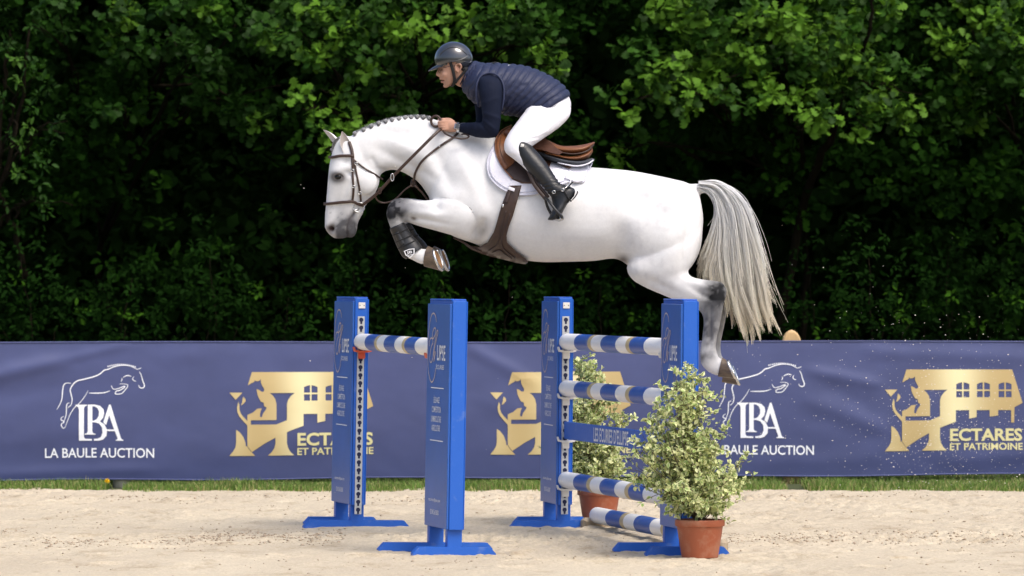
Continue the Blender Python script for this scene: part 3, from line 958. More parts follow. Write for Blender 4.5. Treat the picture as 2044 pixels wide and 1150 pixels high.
# a closed thicket at the back so that no daylight comes through
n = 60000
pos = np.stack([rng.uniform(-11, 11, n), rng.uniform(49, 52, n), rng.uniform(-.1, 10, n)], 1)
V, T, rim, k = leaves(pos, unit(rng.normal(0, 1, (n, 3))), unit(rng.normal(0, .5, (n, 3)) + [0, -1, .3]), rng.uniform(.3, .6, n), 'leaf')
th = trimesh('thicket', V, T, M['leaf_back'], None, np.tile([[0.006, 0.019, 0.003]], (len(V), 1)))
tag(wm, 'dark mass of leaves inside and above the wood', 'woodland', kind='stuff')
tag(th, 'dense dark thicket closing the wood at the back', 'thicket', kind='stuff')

# ------------------------------------------------------------------ the jump: an oxer of two pairs of standards
POLE_A = math.radians(12.55)                               # the poles run away from the camera, turned a little left
PD = Vector((-math.sin(POLE_A), math.cos(POLE_A), 0))      # along the poles, away from the camera
ED = Vector((math.cos(POLE_A), math.sin(POLE_A), 0))       # across the poles, towards the take-off side
BW, BT, BZ0, BZ1 = 0.55, 0.082, 0.14, 1.428                # standard: width along the pole, thickness, bottom, top


def script_el(sx, sz, x0, z0):
    """the thin hand-drawn El with its open ellipse, in panel coordinates"""
    def q(pts): return [(x0 + x * sx, z0 - y * sz) for x, y in pts]
    oval = [(290, 275), (283, 225), (262, 190), (240, 183), (215, 205), (190, 280), (172, 400), (165, 540), (168, 680), (180, 800), (203, 885), (232, 922), (260, 900), (282, 840), (292, 770)]
    el = [(187, 540), (190, 490), (205, 455), (228, 450), (242, 470), (235, 425), (240, 380), (258, 345), (276, 340), (286, 365), (278, 410), (255, 445), (240, 465), (245, 500), (225, 530), (205, 600), (198, 670), (208, 708), (228, 705), (250, 650), (275, 540), (300, 450), (320, 395), (318, 370), (305, 370), (285, 440), (262, 550), (248, 640), (262, 600), (272, 600), (262, 700), (275, 650), (290, 590)]
    return [stroke2d(q(oval), 0.008, 5), stroke2d(q(el), 0.008, 4)]


def standard(x_out, y_out, far, label, lean, yaw):
    """x_out, y_out: the middle of the outer end. The near ones face the camera with their outer end,
    the far ones with the inner end, which carries the hole strip."""
    root = empty('jump_standard', (x_out, y_out, 0), POLE_A)
    root.rotation_euler = (0, math.radians(lean), yaw)
    # local frame: +y along the poles away from the camera, +x to the take-off side
    s = -1 if far else 1                       # inner end lies at +y for near, at -y for far standards
    y0, y1 = (0, BW) if not far else (-BW, 0)
    V, F = box_vf(-BT / 2, BT / 2, y0, y1, BZ0, BZ1, 0.004)
    mesh('box', V, F, M['blue'], root, smooth=False)
    V, F = box_vf(-BT / 2 - 0.004, BT / 2 + 0.004, y0 + 0.03, y1 - 0.012, BZ1, BZ1 + 0.008, 0.003)
    mesh('top_cap', V, F, M['blue'], root, smooth=False)
    for k, yy in enumerate((y0 + 0.001, y1 - 0.001)):      # raised edge strips on the outside
        V, F = box_vf(BT / 2, BT / 2 + 0.006, yy - 0.012 if k else yy, yy if k else yy + 0.012, BZ0 + .004, BZ1 - 0.006, 0.002)
        mesh('edge_strip', V, F, M['blue'], root, smooth=False)
    pn = mesh('panel', *box_vf(-BT / 2 - 0.014, -BT / 2 - 0.001, y0 + 0.006, y1 - 0.006, BZ0 + 0.004, BZ1 - 0.02, 0.003), M['panel_blue'], root, smooth=False)
    # two legs and two feet; the inner foot is the longer one
    for yy, half in ((s * 0.055, 0.24), (s * (BW - 0.055), 0.335)):
        V, F = box_vf(-0.042, 0.042, yy - 0.028, yy + 0.028, 0.03, BZ0 + 0.02, 0.003)
        mesh('leg', V, F, M['blue'], root, smooth=False)
        prof = [(-half, 0.0), (half, 0.0), (half, 0.012), (half - 0.035, 0.05), (-half + 0.035, 0.05), (-half, 0.012)]
        V = [(x, yy + e * 0.03, z - 0.004) for e in (-1, 1) for x, z in prof]
        F = [tuple(range(6)), tuple(range(11, 5, -1))] + [(i, i + 6, (i + 1) % 6 + 6, (i + 1) % 6) for i in range(6)]
        mesh('foot', V, F, M['blue'], root, smooth=False)
    # print on the panel: t runs from the far edge (left) to the near edge (right)
    def on_panel(name, shapes, m):
        VV, FF = join_vf(*shapes)
        mesh(name, [(-BT / 2 - 0.0165, (y1 - 0.006) - t, z) for t, z in VV], FF, m, pn, smooth=False)
    W = BW - 0.012
    k = W / 345.0
    on_panel('script_initials', script_el(k, 0.392 / 740, -148 * k, BZ1 - 0.075 + 183 * 0.392 / 740), M['print_gold'])
    zt = BZ1 - 0.075 - 0.392 * (520 - 183) / 740
    for t_ in (text2d('LIPSE', 165 * k, 292 * k, zt - 0.088, zt, 0.012), text2d('ÉCURIES', 152 * k, 275 * k, zt - 0.137, zt - 0.112, 0.0, 'CURIES')):
        on_panel('lettering', [t_], M['print_white'])
    z = lambda py: 1.56 - (py - 553) * 27.2 / FPX
    words = []
    for w, a, b, yb, yt in (('ÉLEVAGE', .36, .62, 805, 793), ('COMPÉTITION', .28, .68, 824, 812), ('LOMBRICULTURE', .25, .70, 843, 831), ('AGRICULTURE', .28, .66, 861, 849)):
        words.append(text2d(w, W * a, W * b, z(yb), z(yt), 0.006, 'ELAVGE'))
    words += [text2d('ecuries-ellipse.com', W * .2, W * .72, z(1004), z(995), 0.004), text2d('02.40.56.08.00', W * .28, W * .66, z(1028), z(1018), 0.006)]
    for t_ in words:
        on_panel('lettering', [t_], M['print_white'])
    for py in (774, 879):
        on_panel('rule', [([(W * .22, z(py)), (W * .8, z(py)), (W * .8, z(py + 2)), (W * .22, z(py + 2))], [(0, 1, 2, 3)])], M['print_white'])
    # hole strip on the inner end
    yi = (y1 + 0.0015) if not far else (y0 - 0.0015)
    o = 1 if not far else -1
    sx0, sx1 = -0.024, 0.020
    st = mesh('hole_strip', *box_vf(sx0, sx1, min(yi, yi + o * 0.004), max(yi, yi + o * 0.004), 0.085, 1.315, 0.001), M['steel'], root, smooth=False)
    kp = [(0.0135 * math.cos(math.radians(a)), 0.0135 * math.sin(math.radians(a)) + 0.006) for a in range(-60, 241, 25)] + [(-0.006, -0.02), (0.006, -0.02)]
    yk = yi + o * 0.0052
    kme = bpy.data.meshes.new('keyhole_shade')
    kme.from_pydata([(x, e, zz) for e in (0, -o * 0.0012) for x, zz in kp], [], [tuple(range(len(kp)))] + [(i, (i + 1) % len(kp), len(kp) + (i + 1) % len(kp), len(kp) + i) for i in range(len(kp))])
    kme.materials.append(M['hole']); kme.update()
    for i in range(25):  # dark plates instead of openings, standing for the shade inside
        ko = bpy.data.objects.new('keyhole_shade', kme); C.objects.link(ko); ko.parent = st
        ko.location = ((sx0 + sx1) / 2, yk, 1.288 - i * 0.0492)
    pl = mesh('name_plate', *box_vf(-0.02, 0.022, min(yi, yi + o * 0.004), max(yi, yi + o * 0.004), 1.365, 1.402, 0.001), M['white_plastic'], root, smooth=False)
    for xx in (-0.012, 0.014):
        V, F = tube([(xx, yi + o * 0.003, 1.383), (xx, yi + o * 0.0065, 1.383)], 0.003, 8)
        mesh('screw', V, F, M['hole'], pl)
    tag(root, label, 'jump standard', 'blue standards of the oxer')
    return root


YAW = {'land': math.radians(14.3), 'take': math.radians(10.0)}
OUT = {('land', False): (-.316, 26.95), ('land', True): (-1.094, 30.43), ('take', False): (.992, 26.95), ('take', True): (.2315, 30.44)}   # middle of the outer ends
LABS = {('land', False): 'blue standard nearest the camera on the landing side, left of the gap',
        ('land', True): 'blue standard farthest left, its hole strip holding an orange red cup',
        ('take', False): 'blue standard behind the nearest potted shrub, under the horse\'s hind leg',
        ('take', True): 'blue standard with four white cups in front of the second gold house emblem'}


def inner(key, far):
    a = YAW[key]
    s = -1 if far else 1
    return Vector((OUT[(key, far)][0] - s * BW * math.sin(a), OUT[(key, far)][1] + s * BW * math.cos(a), 0))


for kf, (x0, y0) in OUT.items():
    standard(x0, y0, kf[1], LABS[kf], 1.0 if kf[0] == 'land' else 0.4, YAW[kf[0]])

BANDS = [(0, .16, 0), (.16, .295, 1), (.295, .33, 2), (.33, .427, 0), (.427, .573, 1), (.573, .67, 0), (.67, .705, 2), (.705, .84, 1), (.84, 1, 0)]


def pole(key, z, label, near_gap=0.012, group='striped poles of the oxer', r=0.051, shift=0.0, length=None, dz=0.0):
    """hangs between the inner ends of a pair of standards; striped as painted"""
    ia, ib = inner(key, False), inner(key, True)
    pd = (ib - ia).normalized(); pa = math.atan2(-pd.x, pd.y)
    lean_x = z * math.tan(math.radians(1.0 if key == 'land' else 0.4))
    a = ia + pd * (near_gap + 0.004) + Vector((pd.y, -pd.x, 0)) * shift + Vector((lean_x, 0, 0))
    L = ((ib - ia).length - 2 * near_gap - 0.008) if length is None else length
    o_ = []
    ts = [0.0]
    for t0, t1, c in BANDS:
        for q in np.linspace(t0, t1, 5)[1:]: ts.append(q)
    cols = []
    V, F, fm = [], [], []
    n = 28
    ring = [(0.0, 0.55)] + [(0.006 / L, 0.93)] + [(max(t, 0.014 / L), 1.0) if t < 0.5 else (min(t, 1 - 0.014 / L), 1.0) for t in ts] + [(1 - 0.006 / L, 0.93), (1.0, 0.55)]
    for t, rr in ring:
        for k in range(n):
            th = 2 * math.pi * k / n
            V.append((r * rr * math.cos(th), t * L, r * rr * math.sin(th)))
    for i in range(len(ring) - 1):
        tm = (ring[i][0] + ring[i + 1][0]) / 2
        c = next((c for t0, t1, c in BANDS if t0 <= tm <= t1), 0)
        for k in range(n):
            F.append((i * n + k, i * n + (k + 1) % n, (i + 1) * n + (k + 1) % n, (i + 1) * n + k)); fm.append(c)
    F.append(tuple(range(n))[::-1]); fm.append(0); F.append(tuple((len(ring) - 1) * n + k for k in range(n))); fm.append(0)
    me = bpy.data.meshes.new('jump_pole'); me.from_pydata(V, [], F)
    ob = link('jump_pole', me, [M['pole_white'], M['pole_blue'], M['pole_gold']])
    me.polygons.foreach_set('material_index', np.array(fm, dtype=np.int32))
    ob.location = (a.x, a.y, z); ob.rotation_euler = (math.atan2(dz, L), 0, pa)
    tag(ob, label, 'jump pole', group)
    return ob


pole('land', 1.158, 'blue and white striped pole resting on orange red cups, alone on the landing side')
pole('take', 1.158, 'topmost blue and white pole of the take-off side, highest above the near shrub')
pole('take', 0.868, 'second blue and white pole from the top, directly above the blue plank')
pole('take', 0.300, 'blue and white pole hanging just below the lettered blue plank')
pole('take', 0.078, 'blue and white ground pole lying on the sand in front of the oxer', shift=0.20, length=2.55, near_gap=-0.1)


def cup(key, far, z, m, label):
    """flat cup hooked into the hole strip, with an upturned lip on both sides"""
    base = inner(key, far)
    root = empty('jump_cup', (base.x + z * math.tan(math.radians(1.0 if key == 'land' else 0.4)), base.y, z - 0.051), YAW[key] + (math.pi if far else 0))
    # local +y points away from the strip, towards the pole
    prof = [(-0.056, 0.020), (-0.05, 0.002), (-0.025, -0.004), (0.025, -0.004), (0.05, 0.002), (0.056, 0.020)]
    V, F = [], []
    for y in (0.008, 0.075):
        V += [(x, y, zz) for x, zz in prof] + [(x, y, zz - 0.012) for x, zz in prof[::-1]]
    F = [tuple(range(12))[::-1], tuple(range(12, 24))] + [(i, (i + 1) % 12, (i + 1) % 12 + 12, i + 12) for i in range(12)]
    mesh('dish', V, F, m, root, smooth=False)
    mesh('hook_plate', *box_vf(-0.022, 0.022, 0.0075, 0.022, -0.055, -0.013, 0.004), m, root, smooth=False)
    tag(root, label, 'jump cup', 'cups that hold the poles')


cup('land', True, 1.158, M['red_plastic'], 'orange red cup under the far left end of the lone landing pole')
cup('land', False, 1.158, M['red_plastic'], 'orange red cup peeking out behind the near landing standard')
for z, nm in ((1.158, 'topmost pole'), (0.868, 'second pole'), (0.30, 'pole below the plank')):
    cup('take', True, z, M['white_plastic'], 'white cup under the far end of the take-off side\'s ' + nm)
cup('take', False, 1.158, M['white_plastic'], 'white cup at the near end of the take-off side\'s topmost pole')
cup('take', False, 0.868, M['white_plastic'], 'white cup at the near end of the second pole, behind the shrub')
cup('take', False, 0.30, M['white_plastic'], 'white cup at the near end of the lower pole, behind the shrub')
cup('take', True, 0.60, M['white_plastic'], 'white cup holding the far end of the lettered blue plank')
cup('take', False, 0.60, M['white_plastic'], 'white cup at the near end of the lettered blue plank')

# the lettered plank
ia, ib = inner('take', False), inner('take', True)
pd = (ib - ia).normalized()
a = ia + pd * 0.02 + Vector((.004, 0, 0))
L = (ib - ia).length - 0.04
pk = empty('jump_plank', (a.x, a.y, 0.55), math.atan2(-pd.x, pd.y))
mesh('board', *box_vf(-0.013, 0.013, 0, L, 0.004, 0.112, 0.003), M['blue'], pk, smooth=False)
VV, FF = text2d("LES ECURIES D'ELLIPSE", L * 0.31, L * 0.65, 0.014, 0.102, 0.014)
mesh('lettering', [(-0.0152, L - t, z) for t, z in VV], FF, M['print_white'], pk, smooth=False)
tag(pk, 'flat blue plank with white lettering between the striped poles', 'jump plank')

# wooden chocks under the ground pole
for px, Y0, sz, lab in ((1196, 29.95, (.11, .05, .062), 'short split log chock under the far end of the ground pole'), (1437, 27.25, (.035, .05, .075), 'small wooden chock behind the near terracotta pot')):
    x = (px - 1022) * Y0 / FPX
    V, F = box_vf(-sz[0], sz[0], -sz[1], sz[1], -0.01, sz[2], 0.016)
    V = [v + Vector((random.uniform(-.006, .006), random.uniform(-.006, .006), random.uniform(-.006, .004))) for v in V]
    o = mesh('wood_chock', V, F, M['wood'], smooth=False)
    o.location = (x, Y0, 0); o.rotation_euler = (0, 0, 0.25)
    tag(o, lab, 'chock', 'chocks of the ground pole')


# ------------------------------------------------------------------ potted shrubs
def potted_shrub(px, Y0, h, wid, seed, label_pot, label_shrub, nl, tall):
    global rng
    keep = rng; rng = np.random.default_rng(seed)
    x = (px - 1022) * Y0 / FPX
    pot = empty('plant_pot', (x, Y0, 0))
    PS = .95
    prof = [(0.0, 0.0), (.098, 0.0), (.102, .004), (.128, .170), (.129, .174), (.137, .176), (.139, .180), (.139, .208), (.136, .212), (.131, .212), (.128, .205), (.122, .17), (0.0, .17)]
    n = 36
    V = [(r * math.cos(2 * math.pi * k / n), r * math.sin(2 * math.pi * k / n), z) for r, z in prof[1:-1] for k in range(n)]
    F = [(i * n + k, i * n + (k + 1) % n, (i + 1) * n + (k + 1) % n, (i + 1) * n + k) for i in range(len(prof) - 3) for k in range(n)]
    F.append(tuple(range(n))[::-1])
    o = mesh('pot_wall', V, F, M['terracotta'], pot)
    md = o.modifiers.new('e', 'EDGE_SPLIT'); md.split_angle = math.radians(35)
    V = [(0, 0, .196)] + [(.126 * q * math.cos(2 * math.pi * k / n), .126 * q * math.sin(2 * math.pi * k / n), .192 + rng.uniform(-.004, .006)) for q in (.5, 1) for k in range(n)]
    F = [(0, 1 + k, 1 + (k + 1) % n) for k in range(n)] + [(1 + k, 1 + n + k, 1 + n + (k + 1) % n, 1 + (k + 1) % n) for k in range(n)]
    mesh('soil', V, F, M['soil'], pot)
    tag(pot, label_pot, 'plant pot', 'terracotta pots')
    sh = empty('variegated_shrub', (x, Y0, .195))
    # stems
    parts, cen, dirs = [], [], []
    for i in range(95):
        az = rng.uniform(0, 2 * np.pi); t = rng.random()
        ht = h * (0.14 + 0.82 * t ** 1.15) if i > 5 else h * (.85 + .15 * rng.random())
        prof_r = wid * np.interp(ht / h, [.12, .25, .45, .62, .78, .9, 1.0], [.8, 1.0, 1.0, .82, .55, .32, .15])
        rr = prof_r * rng.uniform(.25, 1.0) ** .7
        if i < 6: rr = wid * rng.uniform(.02, .22)
        tip = np.array([rr * np.cos(az), rr * np.sin(az), ht])
        mid = np.array([tip[0] * .38, tip[1] * .38, ht * .5]) + rng.normal(0, .012, 3)
        st = np.array([rng.normal(0, .012), rng.normal(0, .012), -0.01])
        P = catmull([st, mid * .55, mid, tip], 5)
        P[:, 0] -= .085 * np.clip(P[:, 2] / h * 2.2, 0, 1)
        parts.append(tube(P, np.linspace(.0045 if i > 6 else .009, .0012, len(P)), 5))
        for k in range(9, len(P)):
            cen.append(P[k]); dirs.append(unit(P[min(k + 1, len(P) - 1)] - P[k - 1]))
        for b in range(7):                       # side twigs
            q = P[rng.integers(7, len(P))]
            d = unit(rng.normal(0, 1, 3) * [1, 1, .5] + [0, 0, .35]); l = rng.uniform(.04, .12)
            parts.append(tube([q, q + d * l * .5 + [0, 0, .006], q + d * l], [.002, .0015, .001], 4))
            for w in (.35, .6, .85, 1.0):
                cen.append(q + d * l * w); dirs.append(d)
    V, F = join_vf(*parts)
    mesh('stem', V, F, M['twig'], sh)
    cen = np.array(cen); dirs = np.array(dirs)
    w = rng.integers(0, len(cen), nl)
    d = unit(dirs[w] * .5 + rng.normal(0, .75, (nl, 3)))
    nrm = unit(rng.normal(0, .6, (nl, 3)) + [0, -.25, .8])
    size = rng.uniform(.018, .040, nl)
    V, T, rim, k = leaves(cen[w] + rng.normal(0, .006, (nl, 3)), d, nrm, size, 'pot')
    g = np.array([0.20, 0.30, 0.075]); c = np.array([0.82, 0.84, 0.46]); y = np.array([.66, .72, .2])
    mixw = rng.random((nl, 1)) ** 1.6
    edge = (c * (1 - mixw * .4) + y * mixw * .4) * (.8 + .35 * rng.random((nl, 1)))
    green = g * (.6 + .8 * rng.random((nl, 1)))
    pale = (rng.random((nl, 1)) < .4)
    green = np.where(pale, edge * .85, green)
    col = green[:, None] * (1 - rim[None, :, None]) + edge[:, None] * rim[None, :, None]
    fo = trimesh('foliage', V, T, M['leaf_pot'], sh, col.reshape(-1, 3)); fo['kind'] = 'stuff'
    tag(sh, label_shrub, 'shrub', 'cream and green shrubs in pots')
    rng = keep


potted_shrub(1397, 26.74, .88, .36, 3, 'terracotta plastic pot standing nearest the camera', 'cream and green variegated shrub nearest the camera, in front of the oxer', 10500, 1)
potted_shrub(1196, 30.55, .86, .30, 5, 'terracotta plastic pot behind the poles by the far take-off standard', 'cream and green variegated shrub seen through the poles of the oxer', 10500, 1)

# ------------------------------------------------------------------ the horse
def build_horse():
    parts = []
    # trunk, from the buttocks to the chest
    parts.append(loft([R((1403, 425), (1403, 450), .05), R((1394, 385), (1397, 500), .155, 0, .05), R((1374, 366), (1374, 540), .225, 0, .08), R((1342, 357), (1340, 556), .265, 0, .1), R((1300, 348), (1296, 555), .282, 0, .12),
                       R((1260, 341), (1262, 536), .282, 0, .05), R((1220, 337), (1230, 517), .28, 0, -.02), R((1180, 334), (1185, 521), .29, 0, -.05), R((1130, 330), (1130, 523), .303, 0, -.05), R((1080, 322), (1075, 523), .298, 0, -.02),
                       R((1035, 300), (1030, 516), .283, 0, .05), R((995, 277), (985, 503), .262, 0, .12), R((955, 265), (945, 486), .24, 0, .2), R((915, 270), (905, 472), .215, 0, .15), R((885, 300), (875, 450), .19, 0, 0), R((866, 345), (862, 425), .14), R((858, 375), (857, 405), .06)], 40, 5))
    # neck
    parts.append(loft([R((985, 275), (930, 470), .20, 0, .3), R((940, 261), (890, 435), .185, 0, .33), R((902, 249), (860, 398), .155, 0, .35), R((864, 237), (838, 367), .122, 0, .36), R((822, 231), (815, 350), .10, 0, .34), R((780, 236), (792, 340), .087, 0, .3),
                       R((744, 248), (772, 341), .08, 0, .25), R((716, 260), (758, 350), .073, 0, .15), R((700, 272), (745, 362), .065)], 36, 5))
    # head: front of the face to the jaw
    parts.append(loft([R((682, 268), (706, 276), .03), R((672, 280), (728, 292), .058), R((664, 300), (746, 316), .078, 0, -.05), R((658, 325), (757, 340), .093, 0, -.12), R((655, 350), (758, 362), .097, 0, -.15), R((653, 375), (750, 384), .084, 0, -.16),
                       R((651, 400), (735, 404), .067, 0, -.15), R((649, 422), (722, 425), .056, 0, -.1), R((648, 440), (713, 444), .053, 0, 0), R((649, 456), (699, 458), .055, 0, .1), R((657, 468), (694, 469), .047, 0, 0), R((668, 476), (688, 476), .03)], 32, 5))
    # lower jaw and lip
    parts.append(loft([R((700, 420), (727, 422), .04), R((698, 440), (716, 442), .038), R((694, 455), (713, 457), .037), R((693, 466), (711, 467), .034), R((695, 475), (705, 474), .022)], 20, 4))
    # cheek discs
    for s in (-1, 1):
        c = at(733, 365, HY + s * .062)
        parts.append(ellipsoid(c, (.062, .032, .072), 20, 12))
    for s in (-1, 1):
        # forelegs: forearm folded forward, knee, cannon, pastern
        dx = 0 if s < 0 else 12
        f = lambda T, B, w, dy, e=0: R((T[0] + dx, T[1]), (B[0] + dx, B[1]), w, s * dy, e)
        parts.append(loft([f((985, 405), (955, 482), .075, .10), f((945, 399), (930, 479), .095, .145), f((912, 395), (905, 471), .088, .165), f((872, 398), (870, 461), .076, .175), f((842, 400), (840, 453), .062, .175), f((817, 397), (816, 445), .054, .175),
                           f((797, 395), (803, 441), .05, .175), f((782, 400), (801, 439), .048, .175), f((773, 414), (803, 440), .046, .175), f((771, 430), (805, 443), .044, .175), f((777, 449), (805, 449), .038, .175), f((784, 468), (810, 463), .032, .175),
                           f((793, 487), (818, 478), .031, .175), f((801, 502), (829, 489), .035, .175), f((810, 513), (839, 495), .037, .175), f((822, 519), (847, 497), .034, .175), f((836, 526), (853, 496), .036, .175), f((846, 529), (858, 498), .036, .175)], 24, 4))
        # hind legs
        ox, oy = (0, 0) if s < 0 else (9, 2)

        def g(F_, B_, w, dy):
            q = min(1.0, max(0.0, (F_[1] - 590) / 60))
            return R((B_[0] + ox * q, B_[1] + oy * q), (F_[0] + ox * q, F_[1] + oy * q), w, s * dy)
        parts.append(loft([g((1262, 500), (1400, 430), .10, .10), g((1251, 535), (1400, 470), .135, .13), g((1262, 558), (1388, 515), .125, .14), g((1288, 574), (1374, 540), .10, .145), g((1318, 587), (1380, 552), .082, .15), g((1346, 599), (1400, 557), .066, .15),
                           g((1372, 608), (1424, 560), .055, .15), g((1392, 617), (1443, 564), .048, .15), g((1402, 630), (1451, 583), .046, .15), g((1404, 647), (1445, 608), .043, .15), g((1402, 667), (1438, 645), .036, .15), g((1399, 690), (1430, 684), .031, .15),
                           g((1397, 708), (1431, 703), .036, .15), g((1399, 725), (1434, 712), .037, .15), g((1409, 739), (1437, 715), .033, .15), g((1424, 748), (1440, 716), .034, .15), g((1437, 751), (1446, 717), .036, .15)], 24, 4))
    # dock of the tail
    parts.append(loft([R((1370, 368), (1380, 395), .04), R((1392, 366), (1396, 388), .034), R((1412, 368), (1410, 386), .026), R((1432, 376), (1424, 392), .02), R((1446, 390), (1436, 402), .012)], 16, 4))
    me = voxel_union(parts, 0.009, 9, 0.5)
    # --- muscle and bone relief: (centre, radii, rotation, height in metres)
    co = co_of(me); no = no_of(me)
    px, py = px_of(co)
    sidew = np.clip(np.abs(no[:, 1]) * 1.3 - 0.1, 0, 1)
    B = [(935, 345, 20, 70, -28, .010), (968, 375, 16, 70, -20, -.008), (905, 395, 26, 22, 0, .014), (945, 425, 40, 28, 15, .012), (880, 330, 14, 60, -25, -.010), (957, 462, 14, 22, 20, -.012),
         (820, 300, 60, 12, 25, .006), (815, 330, 60, 10, 28, -.008), (760, 300, 20, 40, 20, -.006), (790, 265, 60, 14, 0, -.005),
         (1300, 378, 20, 14, 0, .012), (1262, 400, 28, 30, 0, -.014), (1340, 400, 40, 26, 10, .008), (1268, 538, 24, 22, 0, .012), (1372, 470, 9, 70, 8, -.009), (1335, 480, 34, 50, 0, .009), (1240, 470, 22, 40, 10, -.012),
         (1180, 470, 60, 30, 0, .006), (1320, 572, 40, 9, 25, -.006), (1405, 572, 30, 5, 20, .006), (1405, 590, 26, 5, 30, -.006), (1418, 650, 3, 40, 0, -.005),
         (695, 345, 13, 7, 0, -.010), (672, 345, 13, 9, 0, .006), (690, 322, 10, 8, 0, -.007), (700, 378, 5, 22, 20, .006), (722, 330, 12, 14, 0, -.005), (722, 402, 16, 18, 0, -.004), (672, 415, 10, 30, 0, -.004),
         (655, 454, 8, 9, 0, .006), (661, 457, 5, 7, 20, -.020), (690, 447, 8, 14, 15, .003), (850, 425, 40, 7, 6, .005), (850, 440, 40, 5, 10, -.005), (790, 420, 12, 14, 0, .004), (872, 412, 9, 12, 0, -.010)]
    disp = np.zeros(len(co))
    for cx, cy, rx, ry, rot, h in B:
        disp += 2.0 * h * gauss(px, py, cx, cy, rx, ry, rot)
    mouth = segdist(px, py, [(694, 475), (693, 455), (698, 440), (708, 425)])
    disp -= .009 * np.exp(-(mouth / 2.2) ** 2)
    throat = segdist(px, py, [(742, 318), (752, 335), (765, 342)])
    disp -= .007 * np.exp(-(throat / 5) ** 2)
    elbow = segdist(px, py, [(940, 478), (952, 462), (966, 440)])
    disp -= .008 * np.exp(-(elbow / 6) ** 2)
    disp += (vnoise(co[:, 0] * 9 + co[:, 1] * 3, co[:, 2] * 9, 91, 2) - .5) * .003
    co2 = co + no * (disp * sidew)[:, None]
    me.vertices.foreach_set('co', co2.astype(np.float32).ravel())
    # --- coat: white, with dark knees, hocks, muzzle and a little dapple
    near = np.ones(len(co))
    col = np.tile(np.array([[0.70, 0.70, 0.70]]), (len(co), 1))
    nz = vnoise(co[:, 0] * 34 + 11, co[:, 2] * 34 + co[:, 1] * 20, 101, 3)
    nz2 = vnoise(co[:, 0] * 9 + 7, co[:, 2] * 9 + co[:, 1] * 5, 111, 3)

    def blend(mask, c):
        nonlocal col
        mask = np.clip(mask, 0, 1)[:, None]
        col = col * (1 - mask) + np.array([c]) * mask
    dap = np.clip((nz2 - .52) * 2.2, 0, 1) * (gauss(px, py, 1320, 430, 95, 90) + .7 * gauss(px, py, 1330, 540, 60, 40) + .35 * gauss(px, py, 810, 300, 60, 50) + .3 * gauss(px, py, 1120, 470, 70, 30))
    blend(dap * .75, (.50, .49, .50))
    blend(np.clip((nz - .5) * 2.4, 0, 1) * (.10 + .16 * gauss(px, py, 1310, 450, 110, 110) + .12 * gauss(px, py, 800, 290, 70, 50) + .1 * gauss(px, py, 920, 400, 50, 60)), (.42, .41, .42))
    blend(gauss(px, py, 1330, 552, 46, 20, 15) * .4 * (0.4 + nz), (.42, .42, .44))
    kn = gauss(px, py, 786, 417, 40, 32, -40) * 1.3 * (0.65 + .7 * nz)
    blend(np.clip(kn, 0, .99) * (px < 900), (.014, .015, .018))
    blend(gauss(px, py, 820, 412, 40, 12, 5) * .6 * (nz > .45) * (px < 880), (.3, .3, .32))
    hk = gauss(px, py, 1430, 592, 32, 48, 8) * 1.2 * (0.7 + .6 * nz)
    blend(np.clip(hk, 0, .99), (.012, .0125, .014))
    blend(gauss(px, py, 1418, 655, 30, 62) * (py > 600) * (0.65 + .8 * nz) * .95, (.10, .10, .107))
    blend(gauss(px, py, 1405, 712, 18, 10) * .9 * (.4 + nz), (.10, .10, .11))
    blend(gauss(px, py, 1420, 735, 16, 14) * .6, (.6, .58, .56))
    mz = np.clip(gauss(px, py, 692, 460, 27, 30) * 1.6, 0, 1) * (.6 + .7 * nz)
    blend(np.clip(mz, 0, .96), (.055, .055, .06))
    blend(gauss(px, py, 660, 457, 7, 9) * 1.3, (.035, .022, .02))
    blend(np.exp(-(mouth / 2.2) ** 2) * .8, (.05, .045, .05))
    blend(gauss(px, py, 702, 432, 7, 12, 25) * .75, (.12, .11, .115))
    blend(np.clip(gauss(px, py, 675, 354, 15, 11) * 1.7, 0, .92), (.11, .10, .10))
    blend(gauss(px, py, 1243, 520, 14, 10) * (py > 505) * .9, (.07, .06, .06))
    blend(gauss(px, py, 962, 462, 9, 26, 28) * .5 * (.3 + 1.2 * nz), (.2, .195, .195))  # shade between elbow and girth, painted into the coat
    blend(gauss(px, py, 825, 437, 6, 3.5, 20) * 1.2, (.14, .12, .1))
    blend(gauss(px, py, 765, 336, 14, 5) * .5, (.3, .3, .31))
    blend(gauss(px, py, 1120, 525, 110, 8) * .35, (.62, .52, .42))
    spk = (vnoise(co[:, 0] * 150, co[:, 2] * 150 + co[:, 1] * 90, 121, 1) > .86) * gauss(px, py, 672, 440, 26, 26) * .7
    blend(spk, (.2, .2, .22))
    set_col(me, col)
    return link('grey_horse', me, M['horse'])


horse = build_horse()
tag(horse, 'white grey horse with plaited mane jumping over the blue oxer', 'horse')
_co = co_of(horse.data)
HORSE_BVH = BVHTree.FromPolygons([tuple(v) for v in _co], [tuple(p.vertices) for p in horse.data.polygons])
CAM = Vector((0, 0, CAMZ))


def on_horse(px, py, off=0.0, Yd=None):
    """the near-side surface point of the horse that the photograph shows at (px, py), and its outward normal"""
    d = (at(px, py, 30.0) - CAM).normalized()
    loc, nor, i, dist = HORSE_BVH.ray_cast(CAM + d * 20, d)
    if loc is None:
        q = at(px, py, Yd or HY)
        loc, nor, i, dist = HORSE_BVH.find_nearest(q)
        loc = Vector((q.x, loc.y, q.z)) if Yd is None else q
    n = Vector(nor)
    if n.y > 0: n = Vector((n.x, -0.2, n.z)).normalized()
    return loc + n * off, n


def mirror(V):
    return [Vector((v[0], 2 * HY - v[1], v[2])) for v in V]


